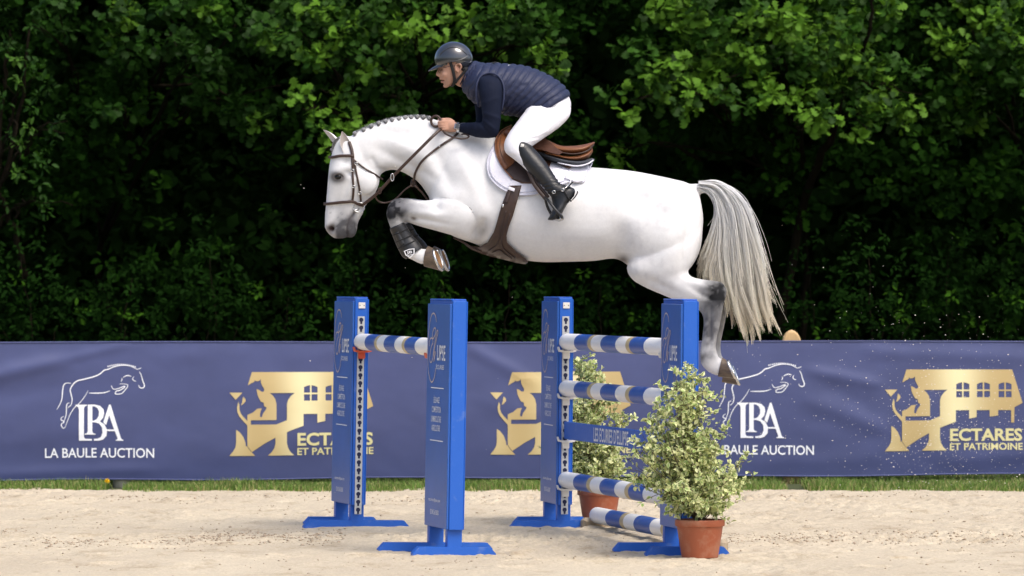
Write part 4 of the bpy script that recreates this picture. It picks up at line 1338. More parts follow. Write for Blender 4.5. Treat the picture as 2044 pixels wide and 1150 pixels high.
# hooves with shoes
def hoof(name_parent, top0, top1, sole0, sole1, w0, w1, dy, yaw):
    """top: coronet line, sole: ground line (heel, toe) in photograph points"""
    Y0 = HY + dy
    T0, T1, S0, S1 = at(*top0, Y0), at(*top1, Y0), at(*sole0, Y0), at(*sole1, Y0)
    rings = [(T0, T1, w0), (T0.lerp(S0, .15), T1.lerp(S1, .12), w0 * 1.06), (T0.lerp(S0, .55), T1.lerp(S1, .55), (w0 + w1) / 2), (T0.lerp(S0, .97), T1.lerp(S1, .97), w1), (S0, S1, w1 * .97)]
    V, F = loft(rings, 26, 3)
    c = (T0 + T1) / 2
    rot = Matrix.Rotation(yaw, 4, 'Z')
    V = [c + rot @ (Vector(v) - c) for v in V]
    h = mesh('hoof', V, F, M['hoof'], horse)
    sc = (S0 + S1) / 2; ax = (S1 - S0).normalized(); nn = Vector((0, 1, 0)).cross(ax).normalized()
    if nn.dot(sc - c) < 0: nn = -nn
    ring = []
    a = (S1 - S0).length / 2 * .95
    for k in range(25):
        th = math.radians(-148 + 296 * k / 24)
        ring.append(sc + nn * .006 + ax * a * math.cos(th) + Vector((0, 1, 0)) * w1 * .93 * math.sin(th))
    ring = [c + rot @ (q - c) for q in ring]
    V, F = tube(ring, .0085, 6)
    mesh('horseshoe', V, F, M['metal'], h)
    V = [c + rot @ (sc + nn * .003 + ax * a * .9 * math.cos(2 * math.pi * k / 20) + Vector((0, 1, 0)) * w1 * .88 * math.sin(2 * math.pi * k / 20) - c) for k in range(20)]
    mesh('sole', V, [tuple(range(20))], M['sole'], h, smooth=False)


hoof(horse, (855, 491), (847, 532), (866, 496), (882, 541), .043, .058, -.175, math.radians(-17))
hoof(horse, (867, 491), (859, 532), (878, 496), (894, 541), .043, .058, .175, math.radians(-14))
hoof(horse, (1442, 714), (1433, 752), (1449, 718), (1466, 756), .043, .056, -.15, math.radians(-6))
hoof(horse, (1449, 718), (1441, 763), (1457, 728), (1474, 769), .043, .056, .15, math.radians(-6))


# ears
def ear(base, tip, w, dy0, dy1, cup_dir, dark):
    b = at(*base, HY + dy0); t = at(*tip, HY + dy1)
    ax = t - b; L = ax.length; ax.normalize()
    f = Vector(cup_dir).normalized(); f = (f - ax * f.dot(ax)).normalized(); s = ax.cross(f)
    V, F = [], []
    n, m = 13, 14
    for i in range(m + 1):
        q = i / m
        ww = w * (0.72 + .55 * q if q < .35 else (0.9125) * max(0.0, 1 - ((q - .35) / .65) ** 2.0) + .02)
        op = math.radians(205 - 75 * min(1, q * 1.6))
        bend = f * (.10 * L * q * q)
        for layer, k_ in ((0, 1.0), (1, .86)):
            for k in range(n):
                th = -op / 2 + op * k / (n - 1) + math.pi
                V.append(b + ax * L * q - bend * 0 + (f * math.cos(th) * .8 + s * math.sin(th)) * ww * k_ + f * ww * .35)
    N2 = 2 * n
    for i in range(m):
        for k in range(n - 1):
            F.append((i * N2 + k, i * N2 + k + 1, (i + 1) * N2 + k + 1, (i + 1) * N2 + k))
            F.append((i * N2 + n + k + 1, i * N2 + n + k, (i + 1) * N2 + n + k, (i + 1) * N2 + n + k + 1))
        for k in (0, n - 1):
            F.append((i * N2 + k, i * N2 + n + k, (i + 1) * N2 + n + k, (i + 1) * N2 + k))
    o = mesh('ear', V, F, M['horse'], horse)
    col = np.tile([[.78, .76, .74]], (len(V), 1))
    lay = (np.arange(len(V)) // n) % 2 == 1
    col[lay] = dark
    set_col(o.data, col)


ear((692, 302), (683, 262), .037, -.055, -.07, (0.35, -1, 0.1), (.40, .36, .33))
ear((676, 284), (645, 259), .033, .05, .075, (-.6, -.5, -.6), (.6, .56, .54))

# eye, lids and the plaits of mane and forelock
p, nrm = on_horse(676, 353)
V, F = ellipsoid(p + Vector((0, .013, 0)), (.025, .02, .0175), 18, 12)
eye = mesh('eye', V, F, M['eye'], horse)
lid = [p + Vector((dx * .0030 * .9, -.003 - .003 * math.cos(dx / 11 * 1.4), (-dz) * .0030)) for dx, dz in ((-10, -1), (-7, -4), (-2, -6.3), (4, -6), (8, -3.2), (10.5, 0))]
V, F = tube(lid, [.0015, .003, .004, .004, .003, .0015], 8, 3)
o = mesh('eyelid', V, F, M['horse'], horse); set_col(o.data, np.tile([[.10, .09, .085]], (len(V), 1)))


def plait(px, py, r, dy, lean):
    """a rolled knot of plaited mane"""
    c = at(px, py, HY + dy)
    parts = []
    for j, (du, dv, rr) in enumerate(((0, .0, 1.0), (-.35, .5, .8), (.35, .45, .8), (0, .85, .75), (0, -.55, .8))):
        q = c + Vector((du * r + lean * dv * r, -.2 * r * (1 - abs(dv)), dv * r))
        parts.append(ellipsoid(q, (r * rr * .72, r * rr * .8, r * rr * .62), 10, 8))
    V, F = join_vf(*parts)
    V = [Vector(v) + Vector((random.gauss(0, 1), random.gauss(0, 1), random.gauss(0, 1))) * r * .035 for v in V]
    o = mesh('mane_plait', V, F, M['hair'], horse)
    g = .14 + .16 * vnoise(np.array([v[0] * 160 for v in V]), np.array([v[2] * 160 for v in V]), 131, 2)
    g = g + .28 * np.clip((np.array([v[2] for v in V]) - c.z) / r, 0, 1)
    set_col(o.data, np.stack([g, g, g * 1.02], 1))


CREST = [(708, 266), (726, 259), (741, 251), (756, 246), (770, 242), (783, 239), (797, 237), (809, 235), (821, 234), (833, 233), (845, 234), (857, 236)]
for i, (x, y) in enumerate(CREST):
    plait(x, y + 2.2, .0155 if i > 1 else .014, -.022, random.uniform(-.2, .2))
plait(664, 301, .016, 0, 0)
# short mane hair along the crest, the forelock and the unplaited wisp at the withers
def hair(name, strands, width, cols, parent, taper=.7, mat_='hair'):
    """strands: list of (k,3) arrays -> thin three-sided tubes"""
    VV, TT, CC = [], [], []
    base = 0
    for S, c in zip(strands, cols):
        S = np.asarray(S); m = len(S)
        t = np.gradient(S, axis=0); t = unit(t)
        a = unit(np.cross(t, np.tile([[0.3, 1, 0.2]], (m, 1)))); b = np.cross(t, a)
        w = width * (np.linspace(1, .25, m) ** taper)[:, None]
        ring = np.stack([S + a * w, S - a * w * .5 + b * w * .87, S - a * w * .5 - b * w * .87], 1)
        VV.append(ring.reshape(-1, 3))
        i = np.arange(m - 1)[:, None] * 3 + base
        for k in range(3):
            k2 = (k + 1) % 3
            TT.append(np.concatenate([i + [k, k2, 3 + k2], i + [k, 3 + k2, 3 + k]]))
        c = np.asarray(c)
        CC.append(np.repeat(c if c.ndim == 2 else np.tile(c, (m, 1)), 3, 0)); base += 3 * m
    return trimesh(name, np.concatenate(VV), np.concatenate(TT), M[mat_], parent, np.concatenate(CC), smooth=True)


st, cl = [], []
for i in range(900):
    q = random.random() * (len(CREST) - 1); j = int(q); f = q - j
    x = CREST[j][0] * (1 - f) + CREST[min(j + 1, 11)][0] * f; y = CREST[j][1] * (1 - f) + CREST[min(j + 1, 11)][1] * f
    p0 = at(x, y + random.uniform(1, 4), HY + random.uniform(-.02, .02)); l = random.uniform(.008, .022)
    st.append(np.array([p0, p0 + Vector((random.gauss(0, .004), random.gauss(0, .005), l * .6)), p0 + Vector((random.gauss(0, .008), random.gauss(0, .008), l))])); g = random.uniform(.3, .6); cl.append((g, g, g))
for i in range(160):
    p0 = at(random.uniform(880, 955), random.uniform(249, 263), HY + random.uniform(-.05, .03)); l = random.uniform(.01, .035)
    p0.z = at(0, 247 + (p0.x - at(880, 0).x) / (at(955, 0).x - at(880, 0).x) * 12, HY).z - random.uniform(0, .02)
    st.append(np.array([p0, p0 + Vector((.3 * l, random.gauss(0, .006), l * .7)), p0 + Vector((l, random.gauss(0, .01), l * .8))])); g = random.uniform(.35, .7); cl.append((g, g, g))
hair('mane', st, .0016, cl, horse)
st, cl = [], []
for i in range(260):
    p0 = at(random.uniform(676, 690), random.uniform(272, 284), HY + random.uniform(-.03, .03)); e = at(random.uniform(661, 668), random.uniform(296, 306), HY + random.uniform(-.012, .012))
    mdl = p0.lerp(e, .5) + Vector((-.012, 0, .01))
    st.append(catmull([p0, mdl, e], 3)); g = random.uniform(.22, .5); cl.append((g, g, g))
hair('forelock', st, .002, cl, horse)

# tail
GUIDES = [[(1392, 372), (1416, 388), (1430, 420), (1420, 468), (1396, 512), (1379, 540)], [(1394, 371), (1421, 384), (1438, 426), (1432, 490), (1408, 536), (1398, 568)],
          [(1395, 371), (1424, 384), (1442, 440), (1440, 510), (1437, 570), (1446, 640)], [(1396, 370), (1428, 381), (1452, 435), (1457, 530), (1460, 610), (1474, 682)],
          [(1396, 369), (1432, 376), (1464, 425), (1474, 520), (1486, 610), (1500, 678)], [(1396, 368), (1436, 371), (1476, 412), (1492, 500), (1508, 600), (1526, 668)], [(1396, 365), (1440, 366), (1484, 406), (1507, 484), (1526, 578), (1548, 648)]]
GU = np.array([catmull(np.array(g, float), 6) for g in GUIDES])
st, cl = [], []
tr = np.random.default_rng(17)
m = GU.shape[1]; s_ = np.linspace(0, 1, m); NG = len(GUIDES) - 1


def along(uu):
    j = np.clip(uu, 0, NG - .001).astype(int); f = (np.clip(uu, 0, NG - .001) - j)[:, None]
    return GU[j, np.arange(m)] * (1 - f) + GU[j + 1, np.arange(m)] * f


for lk in range(130):                      # locks of hair: strands that gather towards a common tip
    u1 = np.clip(tr.beta(1.5, 1.1), 0, 1) * NG if lk > 16 else tr.uniform(0, 1.3)
    u0 = np.clip(u1 + tr.normal(0, .9), 0, NG)
    lock = along(u0 * (1 - s_) + u1 * s_)
    end = tr.uniform(.66, 1.06) if u1 > 1.5 else tr.uniform(.65, 1.0)
    bend = tr.normal(0, 5); flick = np.array([max(-6, tr.normal(6, 11)), tr.normal(-3, 8)]) * (1 if u1 > 2.5 else .4)
    lock = lock + np.stack([bend * np.sin(s_ * np.pi) * s_ + flick[0] * s_ ** 3 + (7.0 * np.sin(s_ * 7.0 + .5 * u1) + 2.5 * np.sin(s_ * 15 + lk)) * s_, flick[1] * s_ ** 3 + 3 * np.sin(s_ * 7 + lk)], 1)
    dep = tr.normal(0, .03); wob = tr.uniform(3, 8); pha = tr.uniform(0, 6); shade = tr.normal(1, .07)
    for i in range(34):
        rad = tr.normal(0, 1, 2)
        w = (1.0 + 6.0 * np.clip(s_ * 1.3 - .1, 0, 1)) * (1 - .78 * s_ ** 2.5)
        jit = np.stack([rad[0] * w * .75 + 1.3 * np.sin(s_ * wob + pha + rad[1]) * s_, rad[1] * 2.5 * s_], 1)
        stray = tr.random() < .045
        if stray: jit = jit + np.stack([tr.normal(10, 16) * s_ ** 1.6, tr.normal(-10, 16) * s_ ** 2], 1)
        k = max(8, int(m * min(1, end * tr.uniform(.86, 1.03))))
        q = (lock + jit)[:k]
        y = HY + dep * (.4 + s_[:k]) + tr.normal(0, .014)
        st.append(np.stack([(q[:, 0] - 1022) * y / FPX, y, CAMZ - (q[:, 1] - HOR) * y / FPX], 1))
        a = np.array([.94, .94, .93]); b = np.array([.95, .86, .68]); sh = shade * tr.uniform(.88, 1.06) * (.65 if tr.random() < .05 else 1)
        wy = np.clip((s_[:k] - .4) * 1.5, 0, 1)[:, None]
        cl.append(np.clip((a * (1 - wy) + b * wy) * sh, 0, .95))
hair('tail', st, .0028, cl, horse, 1.0)

# tendon boots on the forelegs
for s in (-1, 1):
    dx = 0 if s < 0 else 12
    f = lambda T, B, w: R((T[0] + dx, T[1]), (B[0] + dx, B[1]), w, s * .175)
    root = empty('tendon_boot', at(800 + dx, 480, HY + s * .175))
    V, F = loft([f((780, 455), (806, 444), .043), f((778, 458), (808, 446), .049), f((783, 470), (815, 457), .044), f((789, 485), (823, 470), .041), f((796, 500), (833, 480), .045), f((803, 512), (840, 489), .049), f((810, 517), (843, 494), .047), f((812, 516), (841, 495), .042)], 26, 5)
    sh = mesh('shell', V, F, M['guard_black'], root, local=False)
    V, F = loft([f((786, 467), (800, 460), .0475), f((789, 478), (806, 470), .0465), f((794, 490), (812, 480), .046), f((796, 494), (814, 483), .044)], 20, 3)
    mesh('side_panel', V, F, M['guard_black'], root, local=False)
    for q in (0.25, .5, .72):
        c0 = Vector(at(778 + dx + 24 * q, 456 + 56 * q, HY + s * .175)); c1 = Vector(at(806 + dx + 34 * q, 445 + 48 * q, HY + s * .175))
        cc = (c0 + c1) / 2; u_ = (c1 - c0) / 2
        V, F = tube([cc + u_ * 1.02 * math.cos(t) + Vector((0, 1, 0)) * .049 * math.sin(t) for t in np.linspace(0, 2 * math.pi, 24, endpoint=False)], .0035, 6, closed=True)
        mesh('strap', V, F, M['strap_black'], root, local=False)
    if s < 0:                                    # white shield with letters
        sp = at(818, 505, HY - .175 - .053)
        e1 = Vector((math.cos(math.radians(12)), 0, -math.sin(math.radians(-12)))); e2 = Vector((-e1.z, 0, e1.x))
        k = HY / FPX
        shield = [(-11, 6), (0, 8), (11, 7), (9, -3), (-1, -10), (-9, -3)]
        inner = [(x * .8, y * .8) for x, y in shield]
        v2, f2 = fill2d([shield, inner])
        w2, g2 = text2d('JB', -6, 5, -2.5, 4, .02)
        v3, f3 = join_vf((v2, f2), (w2, g2), stroke2d([(-4, -4.5), (5, -3.5)], 1.0, 2))
        mesh('emblem', [sp + e1 * x * k + e2 * y * k for x, y in v3], f3, M['print_white'], root, smooth=False, local=False)
    tag(root, 'black tendon boot with white shield emblem on the horse\'s near foreleg' if s < 0 else 'black tendon boot on the horse\'s far foreleg, behind the near one', 'horse boot', 'tendon boots')

# ------------------------------------------------------------------ tack
def patch(name, outline, off, thick, m, parent, step=7.0, sub=0, quilt=0.0, both=True, up=0.0):
    """a leather or cloth panel lying on the horse's side; outline in photograph points. A mirrored twin lies on the far side."""
    if sub: outline = [tuple(q) for q in catmull(np.array(list(outline) + [outline[0]], float), sub)[:-1]]
    V2, F2 = fill2d([outline]); V2, F2 = cut_grid(V2, F2, step)
    bm = bmesh.new(); vs = [bm.verts.new((x, y, 0)) for x, y in V2]
    for f in F2:
        try: bm.faces.new([vs[i] for i in f])
        except ValueError: pass
    bmesh.ops.remove_doubles(bm, verts=bm.verts[:], dist=0.05)
    bm.verts.index_update()
    V2 = [(v.co.x, v.co.y) for v in bm.verts]; F2 = [[v.index for v in f.verts] for f in bm.faces]
    rim = [(e.verts[0].index, e.verts[1].index) for e in bm.edges if len(e.link_faces) == 1]
    rimset = {i for e in rim for i in e}
    bm.free()
    outer, inner = [], []
    for i, (x, y) in enumerate(V2):
        p, n = on_horse(x, y)
        n = (n + Vector((0, -.6, 0))).normalized()
        o = off
        if quilt and i not in rimset:
            a = math.radians(45); u = (x * math.cos(a) + y * math.sin(a)) / 6.5; v = (-x * math.sin(a) + y * math.cos(a)) / 6.5
            o += quilt * (abs(math.sin(math.pi * u)) * abs(math.sin(math.pi * v))) ** .5
        if i in rimset: o -= thick * .45
        outer.append(p + n * (o + thick)); inner.append(p + n * (off - .004))
    k = len(outer)
    # make faces look outward
    a, b, c = [outer[i] for i in F2[0][:3]]
    if (b - a).cross(c - a).y > 0: F2 = [f[::-1] for f in F2]
    F = list(F2) + [(i, j, j + k, i + k) for i, j in rim]
    V = outer + inner
    o = mesh(name, V, F, m, parent, local=False)
    if both:
        mesh(name, mirror(V), [f[::-1] for f in F], m, parent, local=False)
    return o


def strap(name, pts, width, m, parent, off=.004, thick=.0035, sub=5, both=False, free=None):
    """strap lying on the horse; free: depth offsets for points that hang in the air (None = on the skin)"""
    P, N = [], []
    dense = catmull(np.array(pts, float), sub)
    for i, (x, y) in enumerate(dense):
        if free is None:
            p, n = on_horse(x, y, off)
        else:
            f = np.interp(i / sub, range(len(free)), [0 if q is None else q for q in free])
            p, n = at(x, y, HY + f), Vector((0, -1, 0))
        P.append(p); N.append(n)
    if free is None:       # even out the skin's small bumps
        A = np.array([tuple(p) for p in P])
        for _ in range(3): A[1:-1, 1] = (A[:-2, 1] + 2 * A[1:-1, 1] + A[2:, 1]) / 4
        A[:, 1] -= .002
        P = A
    V, F = ribbon(P, N, width, thick)
    o = mesh(name, V, F, m, parent, local=False)
    if both: mesh(name, mirror([Vector(v) for v in V]), [f[::-1] for f in F], m, parent, local=False)
    return o


# saddle pad
pad = empty('saddle_pad', at(1080, 330))
PADO = [(1012, 262), (994, 280), (983, 297), (976, 314), (973.5, 332), (977, 350), (985, 363), (998, 375), (1013, 383), (1036, 389.5), (1065, 389), (1094, 381.5), (1120, 371), (1140, 365), (1163, 366), (1172, 350), (1181, 330), (1160, 331), (1130, 327), (1090, 318), (1050, 300)]
patch('cloth', PADO, .006, .010, M['pad_white'], pad, 5.0, quilt=.003)
strap('piping', PADO[1:17], .010, M['pad_trim'], pad, .014, .004, both=True)
strap('inner_piping', [(x + (1078 - x) * .045, y + (320 - y) * .075) for x, y in PADO[2:14]], .005, M['pad_trim'], pad, .019, .002, both=True)
patch('folded_corner', [(1126, 360), (1137, 345), (1150, 352), (1163, 365), (1150, 368)], .024, .006, M['pad_white'], pad, 5.0, both=False)
strap('girth_loop', [(1016, 378), (1021, 380), (1028, 382.5)], .02, M['pad_white'], pad, .034, .003)
tag(pad, 'white quilted saddle pad with grey piping under the saddle', 'saddle pad')

# half pad under the seat
hp = empty('half_pad', at(1150, 325))
V, F = loft([R((1070, 298), (1075, 312), .10), R((1095, 309), (1100, 324), .165), R((1130, 318), (1134, 331), .195), R((1160, 320), (1160, 333), .195), R((1180, 316), (1180, 326), .165), R((1187, 318), (1186, 321), .08)], 30, 4)
mesh('felt', V, F, M['pad_grey'], hp, local=False)
for s in (-1, 1):
    V, F = tube([at(x, y, HY + s * d) for x, y, d in ((1113, 324.5, .168), (1132, 329, .19), (1152, 331.5, .198), (1172, 327.5, .185), (1184, 320, .15))], .0042, 8, 4)
    mesh('piping', V, F, M['pad_white'], hp, local=False)
tag(hp, 'charcoal half pad with white piping between saddle and white pad', 'half pad')

# saddle
sad = empty('saddle', at(1080, 300))
FLAP = [(1017, 258), (999, 268), (989, 282), (987, 296), (991, 315), (998, 330), (1007, 343), (1023, 360), (1042, 368), (1061, 368.5), (1082, 360), (1094, 342), (1101, 325), (1111, 306), (1092, 292), (1065, 278), (1040, 268)]
patch('flap', FLAP, .018, .008, M['leather_brown'], sad, 6.0)
patch('knee_roll', [(1017, 259), (1000, 269), (990.5, 282), (988.5, 296), (992, 314), (999, 329), (1008, 342), (1020, 333), (1032, 320), (1034, 306), (1022, 296), (1012, 284), (1014, 272)], .026, .012, M['leather_tan'], sad, 5.0)
patch('grip_panel', [(1008.5, 343), (1023, 359), (1042, 366.5), (1061, 367), (1081, 359), (1092, 341), (1086, 322), (1062, 312), (1036, 314), (1021, 333)], .026, .0025, M['leather_grip'], sad, 6.0)
strap('flap_edge', FLAP[:8], .007, M['leather_tan'], sad, .028, .003, both=True)
strap('stitching', [(996, 283), (995, 297), (998, 313), (1005, 328), (1013, 339)], .0028, M['leather_brown'], sad, .042, .0015, both=True)
V, F = loft([R((1004, 262), (1012, 285), .03), R((1014, 256), (1022, 290), .075), R((1030, 262), (1035, 296), .10), R((1050, 270), (1052, 302), .105, 0, .2), R((1075, 274), (1076, 306), .115, 0, .2), R((1096, 281), (1098, 308), .135, 0, .1), R((1118, 290.5), (1120, 309), .16), R((1140, 291.5), (1142, 310), .175),
             R((1160, 289.5), (1162, 307.5), .17), R((1176, 286), (1174, 300), .145), R((1185, 283.5), (1182, 293), .10), R((1187.5, 284), (1186.5, 287), .05)], 36, 5)
mesh('seat', V, F, M['leather_tan'], sad, local=False)
for s in (-1, 1):
    V, F = tube([at(x, y, HY + s * d) for x, y, d in ((1100, 296, .142), (1120, 304, .163), (1142, 307.5, .176), (1162, 305, .172), (1176, 298.5, .148), (1185, 289, .10))], .004, 8, 4)
    mesh('welt', V, F, M['leather_dark'], sad, local=False)
V, F = loft([R((1085, 300), (1090, 312), .12), R((1108, 307), (1112, 317), .155), R((1132, 311), (1134, 323), .18), R((1154, 309.5), (1154, 324), .185), R((1172, 302), (1171, 319), .165), R((1181, 295), (1180, 309), .12), R((1183, 298), (1183, 303), .05)], 32, 5)
mesh('panel', V, F, M['leather_tan'], sad, local=False)
for s in (-1, 1):        # the small skirt that covers the stirrup bar
    sk = [(1058, 276), (1082, 272), (1098, 284), (1112, 296), (1124, 304), (1116, 309), (1100, 305), (1082, 299), (1064, 296)]
    v2, f2 = cut_grid(*fill2d([sk]), 8.0)
    dep = lambda x, y: .105 + .062 * (x - 1058) / 66 + .05 * max(0, (y - 276)) / 30
    V = [at(x, y, HY + s * (dep(x, y) + .012)) for x, y in v2]; V2 = [at(x, y, HY + s * (dep(x, y) - .006)) for x, y in v2]
    k = len(V)
    mesh('skirt', V + V2, list(f2) + [[i + k for i in f[::-1]] for f in f2], M['leather_brown'], sad, local=False)
    # billet strap behind the flap
    if s < 0: strap('billet', [(1098, 318), (1116, 333), (1137, 343)], .022, M['leather_brown'], sad, .026)
    # stirrup leather and iron hang under the rider's leg
    dl = s * .385
    lea = [(1044, 318, .30), (1056, 345, .335), (1066, 368, .352), (1078, 384, .362), (1089, 397, .372)]
    V, F = ribbon([at(x, y, HY + s * d) for x, y, d in lea], [(0, s, 0)] * len(lea), .021, .003, 4)
    mesh('stirrup_leather', V, F, M['leather_dark'], sad, local=False)
    V, F = ribbon([at(x + 6, y - 3, HY + s * (d - .012)) for x, y, d in lea], [(0, s, 0)] * len(lea), .019, .003, 4)
    mesh('stirrup_leather', V, F, M['leather_dark'], sad, local=False)
    ir = empty('stirrup_iron', at(1108, 420, HY + dl)); ir.parent = sad; ir.matrix_parent_inverse = parent_matrix(sad).inverted()
    loop = [(1088, 394, .375), (1096, 402, .44), (1108, 418, .465), (1120, 431, .462), (1122, 436, .44)]
    loop2 = [(1088, 394, .375), (1090, 404, .345), (1095, 418, .325), (1104, 432, .325), (1110, 437, .34)]
    for lp in (loop, loop2):
        V, F = tube([at(x, y, HY + s * d) for x, y, d in lp], [.007, .008, .0085, .0095, .011], 8, 4)
        mesh('side_bar', V, F, M['guard_black'], ir, local=False)
    V, F = loft([(at(1117, 431, HY + s * .465), at(1123, 440, HY + s * .465), .012), (at(1110, 431, HY + s * .40), at(1118, 441, HY + s * .40), .012), (at(1103, 430, HY + s * .335), at(1110, 440, HY + s * .335), .012)], 14, 4)
    V, F = tube([at(1122, 436, HY + s * .455), at(1116, 437.5, HY + s * .40), at(1110, 437, HY + s * .335)], [.012, .015, .012], 10, 4)
    mesh('tread', V, F, M['metal'], ir, local=False)
tag(sad, 'brown and tan leather jumping saddle under the rider', 'saddle')

# girth with its belly guard
gi = empty('girth', at(1010, 450))
GIR = [(1018, 372), (1041, 372), (1037, 388), (1033, 401), (1025, 429), (1016.6, 451), (1012, 468), (1013, 481), (1030, 498), (1055, 517), (1050, 521.5), (1030, 518.5), (1016, 514.5), (980, 506), (961, 500), (944, 493), (930, 484), (938, 486), (958, 489), (975, 481), (986, 462), (994, 437), (1002.6, 409), (1011, 387)]
patch('guard', GIR, .021, .006, M['leather_dark'], gi, 6.0)
strap('relief', [(1012, 420), (1006, 440), (1000, 462), (994, 482), (978, 493)], .006, M['leather_grip'], gi, .028, .003)
strap('relief', [(1020, 425), (1010, 452), (1003, 474), (1008, 490), (1030, 507)], .006, M['leather_grip'], gi, .028, .003)
strap('relief', [(985, 496), (1000, 492), (1010, 499), (1024, 508)], .005, M['leather_grip'], gi, .028, .003)
strap('billet_end', [(1020, 374), (1016, 392), (1011, 405)], .02, M['leather_grip'], gi, .029, .003)
p, n = on_horse(1006, 411); V, F = ellipsoid(p + n * .033, (.006, .004, .011), 10, 6)
mesh('stud', V, F, M['metal'], gi, local=False)
tag(gi, 'dark brown leather girth with flared belly guard', 'girth')

# bridle with reins
br = empty('bridle', at(690, 350))
LD = M['leather_dark']
strap('browband', [(657, 313.5), (664, 314.5), (680, 311.5), (695, 311), (706, 312)], .017, LD, br, .005, .006)
strap('headpiece', [(697, 284), (701, 296), (703.5, 308), (704, 316)], .02, LD, br, .004)
strap('cheekpiece', [(703, 314), (704, 335), (704.5, 360), (705, 385), (703, 402)], .014, LD, br, .004)
strap('bit_cheekpiece', [(705, 316), (709, 335), (713, 355), (718, 380), (720, 402)], .012, LD, br, .004)
strap('noseband', [(648, 407), (655, 407), (670, 405), (690, 403), (703, 402), (716, 408), (727, 410)], .017, LD, br, .005, .006)
strap('throatlash', [(705, 318), (715, 327), (730, 338), (748, 349), (763, 358)], .010, LD, br, .004, free=None)
for x, y in ((703.5, 339), (710, 327), (704.5, 372), (718, 384)):
    p, n = on_horse(x, y, .008)
    V, F = tube([p + Vector((.010 * math.cos(t), -.003, .007 * math.sin(t))) for t in np.linspace(0, 6.28, 10, endpoint=False)], .0022, 6, closed=True)
    mesh('buckle', V, F, M['metal'], br, local=False)
bp_, bn = on_horse(716, 414)
V, F = tube([at(716.5 + 11 * math.cos(t), 414 + 10 * math.sin(t), bp_.y - .016) for t in np.linspace(0, 6.283, 28, endpoint=False)], .0038, 8, closed=True)
bit = mesh('bit_ring', V, F, M['metal'], br, local=False)
V, F = tube([at(708, 420, bp_.y - .014), at(714, 418, bp_.y - .004), at(720, 416, bp_.y + .03)], .006, 8, 3)
mesh('mouthpiece', V, F, M['metal'], bit)
# reins: near side from bit to hand, its spare loop and coil; far side hidden by the neck
rein = [(724, 409), (741, 396), (758, 381), (783, 354), (810, 326), (839, 297), (862, 274), (880, 257)]
rd = [-.085, -.10, -.115, -.135, -.16, -.175, -.165, -.125]
strap('rein', rein, .018, LD, br, free=rd, thick=.004)
strap('rein', rein, .018, LD, br, free=[-q for q in rd], thick=.004)
for (x, y), l in zip(((783, 354), (758, 381)), (0, 1)):
    d = -.14 if l == 0 else -.12
    V, F = tube([at(x + 3.0 * math.cos(t), y + (7.5 if l == 0 else 6) * math.sin(t), HY + d) for t in np.linspace(0, 6.283, 18, endpoint=False)], .003, 6, closed=True)
    mesh('martingale_ring' if l == 0 else 'rein_stop', V, F, M['metal'] if l == 0 else LD, br, local=False)
V, F = tube([at(x, y, HY + d) for x, y, d in ((884, 261, -.13), (889, 267, -.16), (902, 273, -.185), (918, 277, -.19), (931, 276, -.185), (936, 272, -.17), (930, 268, -.15), (922, 268, -.12))], .0052, 8, 4)
mesh('rein_loop', V, F, LD, br, local=False)
V, F = tube([at(870 + 9.5 * math.cos(t), 242 + 10.5 * math.sin(t), HY - .075 + .012 * math.sin(t * .5)) for t in np.linspace(.3, 6.6, 26)], .0078, 8)
mesh('rein_coil', V, F, LD, br, local=False)
tag(br, 'dark brown leather bridle with steel ring bit and reins held by the rider', 'bridle')

# breastplate with running martingale
bs = empty('breastplate', at(830, 350))
strap('shoulder_strap', [(914, 267), (902, 278), (889, 286), (870, 299), (852, 313), (842, 323), (836, 332), (830, 345), (827.5, 356), (825, 368)], .014, LD, bs, .007, .004)
p, n = on_horse(879, 293, .016)
V, F = ellipsoid(p, (.004, .004, .009), 8, 6); mesh('buckle', V, F, M['metal'], bs, local=False)
pj = on_horse(826, 366, .006)[0]
V, F = loft([(pj + Vector((-.012, 0, .03)), pj + Vector((.014, 0, .03)), .006), (pj + Vector((-.017, 0, 0)), pj + Vector((.02, 0, 0)), .008), (pj + Vector((-.012, 0, -.018)), pj + Vector((.03, .01, -.018)), .006)], 12, 4)
mesh('joining_piece', V, F, LD, bs, local=False)
V, F = tube([at(x, y, HY + d) for x, y, d in ((822, 370, -.09), (812, 376, -.09), (803, 384, -.09), (790, 397, -.09), (778, 403, -.09), (766, 405, -.09), (756, 402, -.1), (750, 394, -.11), (750, 385, -.12))], .0046, 8, 4)
mesh('martingale_fork', V, F, LD, bs, local=False)
V, F = tube([at(x, y, HY + d) for x, y, d in ((828, 371, -.09), (837, 379, -.07), (846, 389, -.06), (853, 399, -.05), (862, 415, -.04))], .0052, 8, 4)
mesh('martingale_strap', V, F, LD, bs, local=False)
V, F = tube([at(x, y, HY + d) for x, y, d in ((905, 474, -.03), (925, 484, -.03), (945, 496, -.03), (962, 502, -.03))], .006, 8, 4)
mesh('belly_strap', V, F, LD, bs, local=False)
tag(bs, 'dark brown breastplate strap with running martingale across the horse\'s chest', 'breastplate')

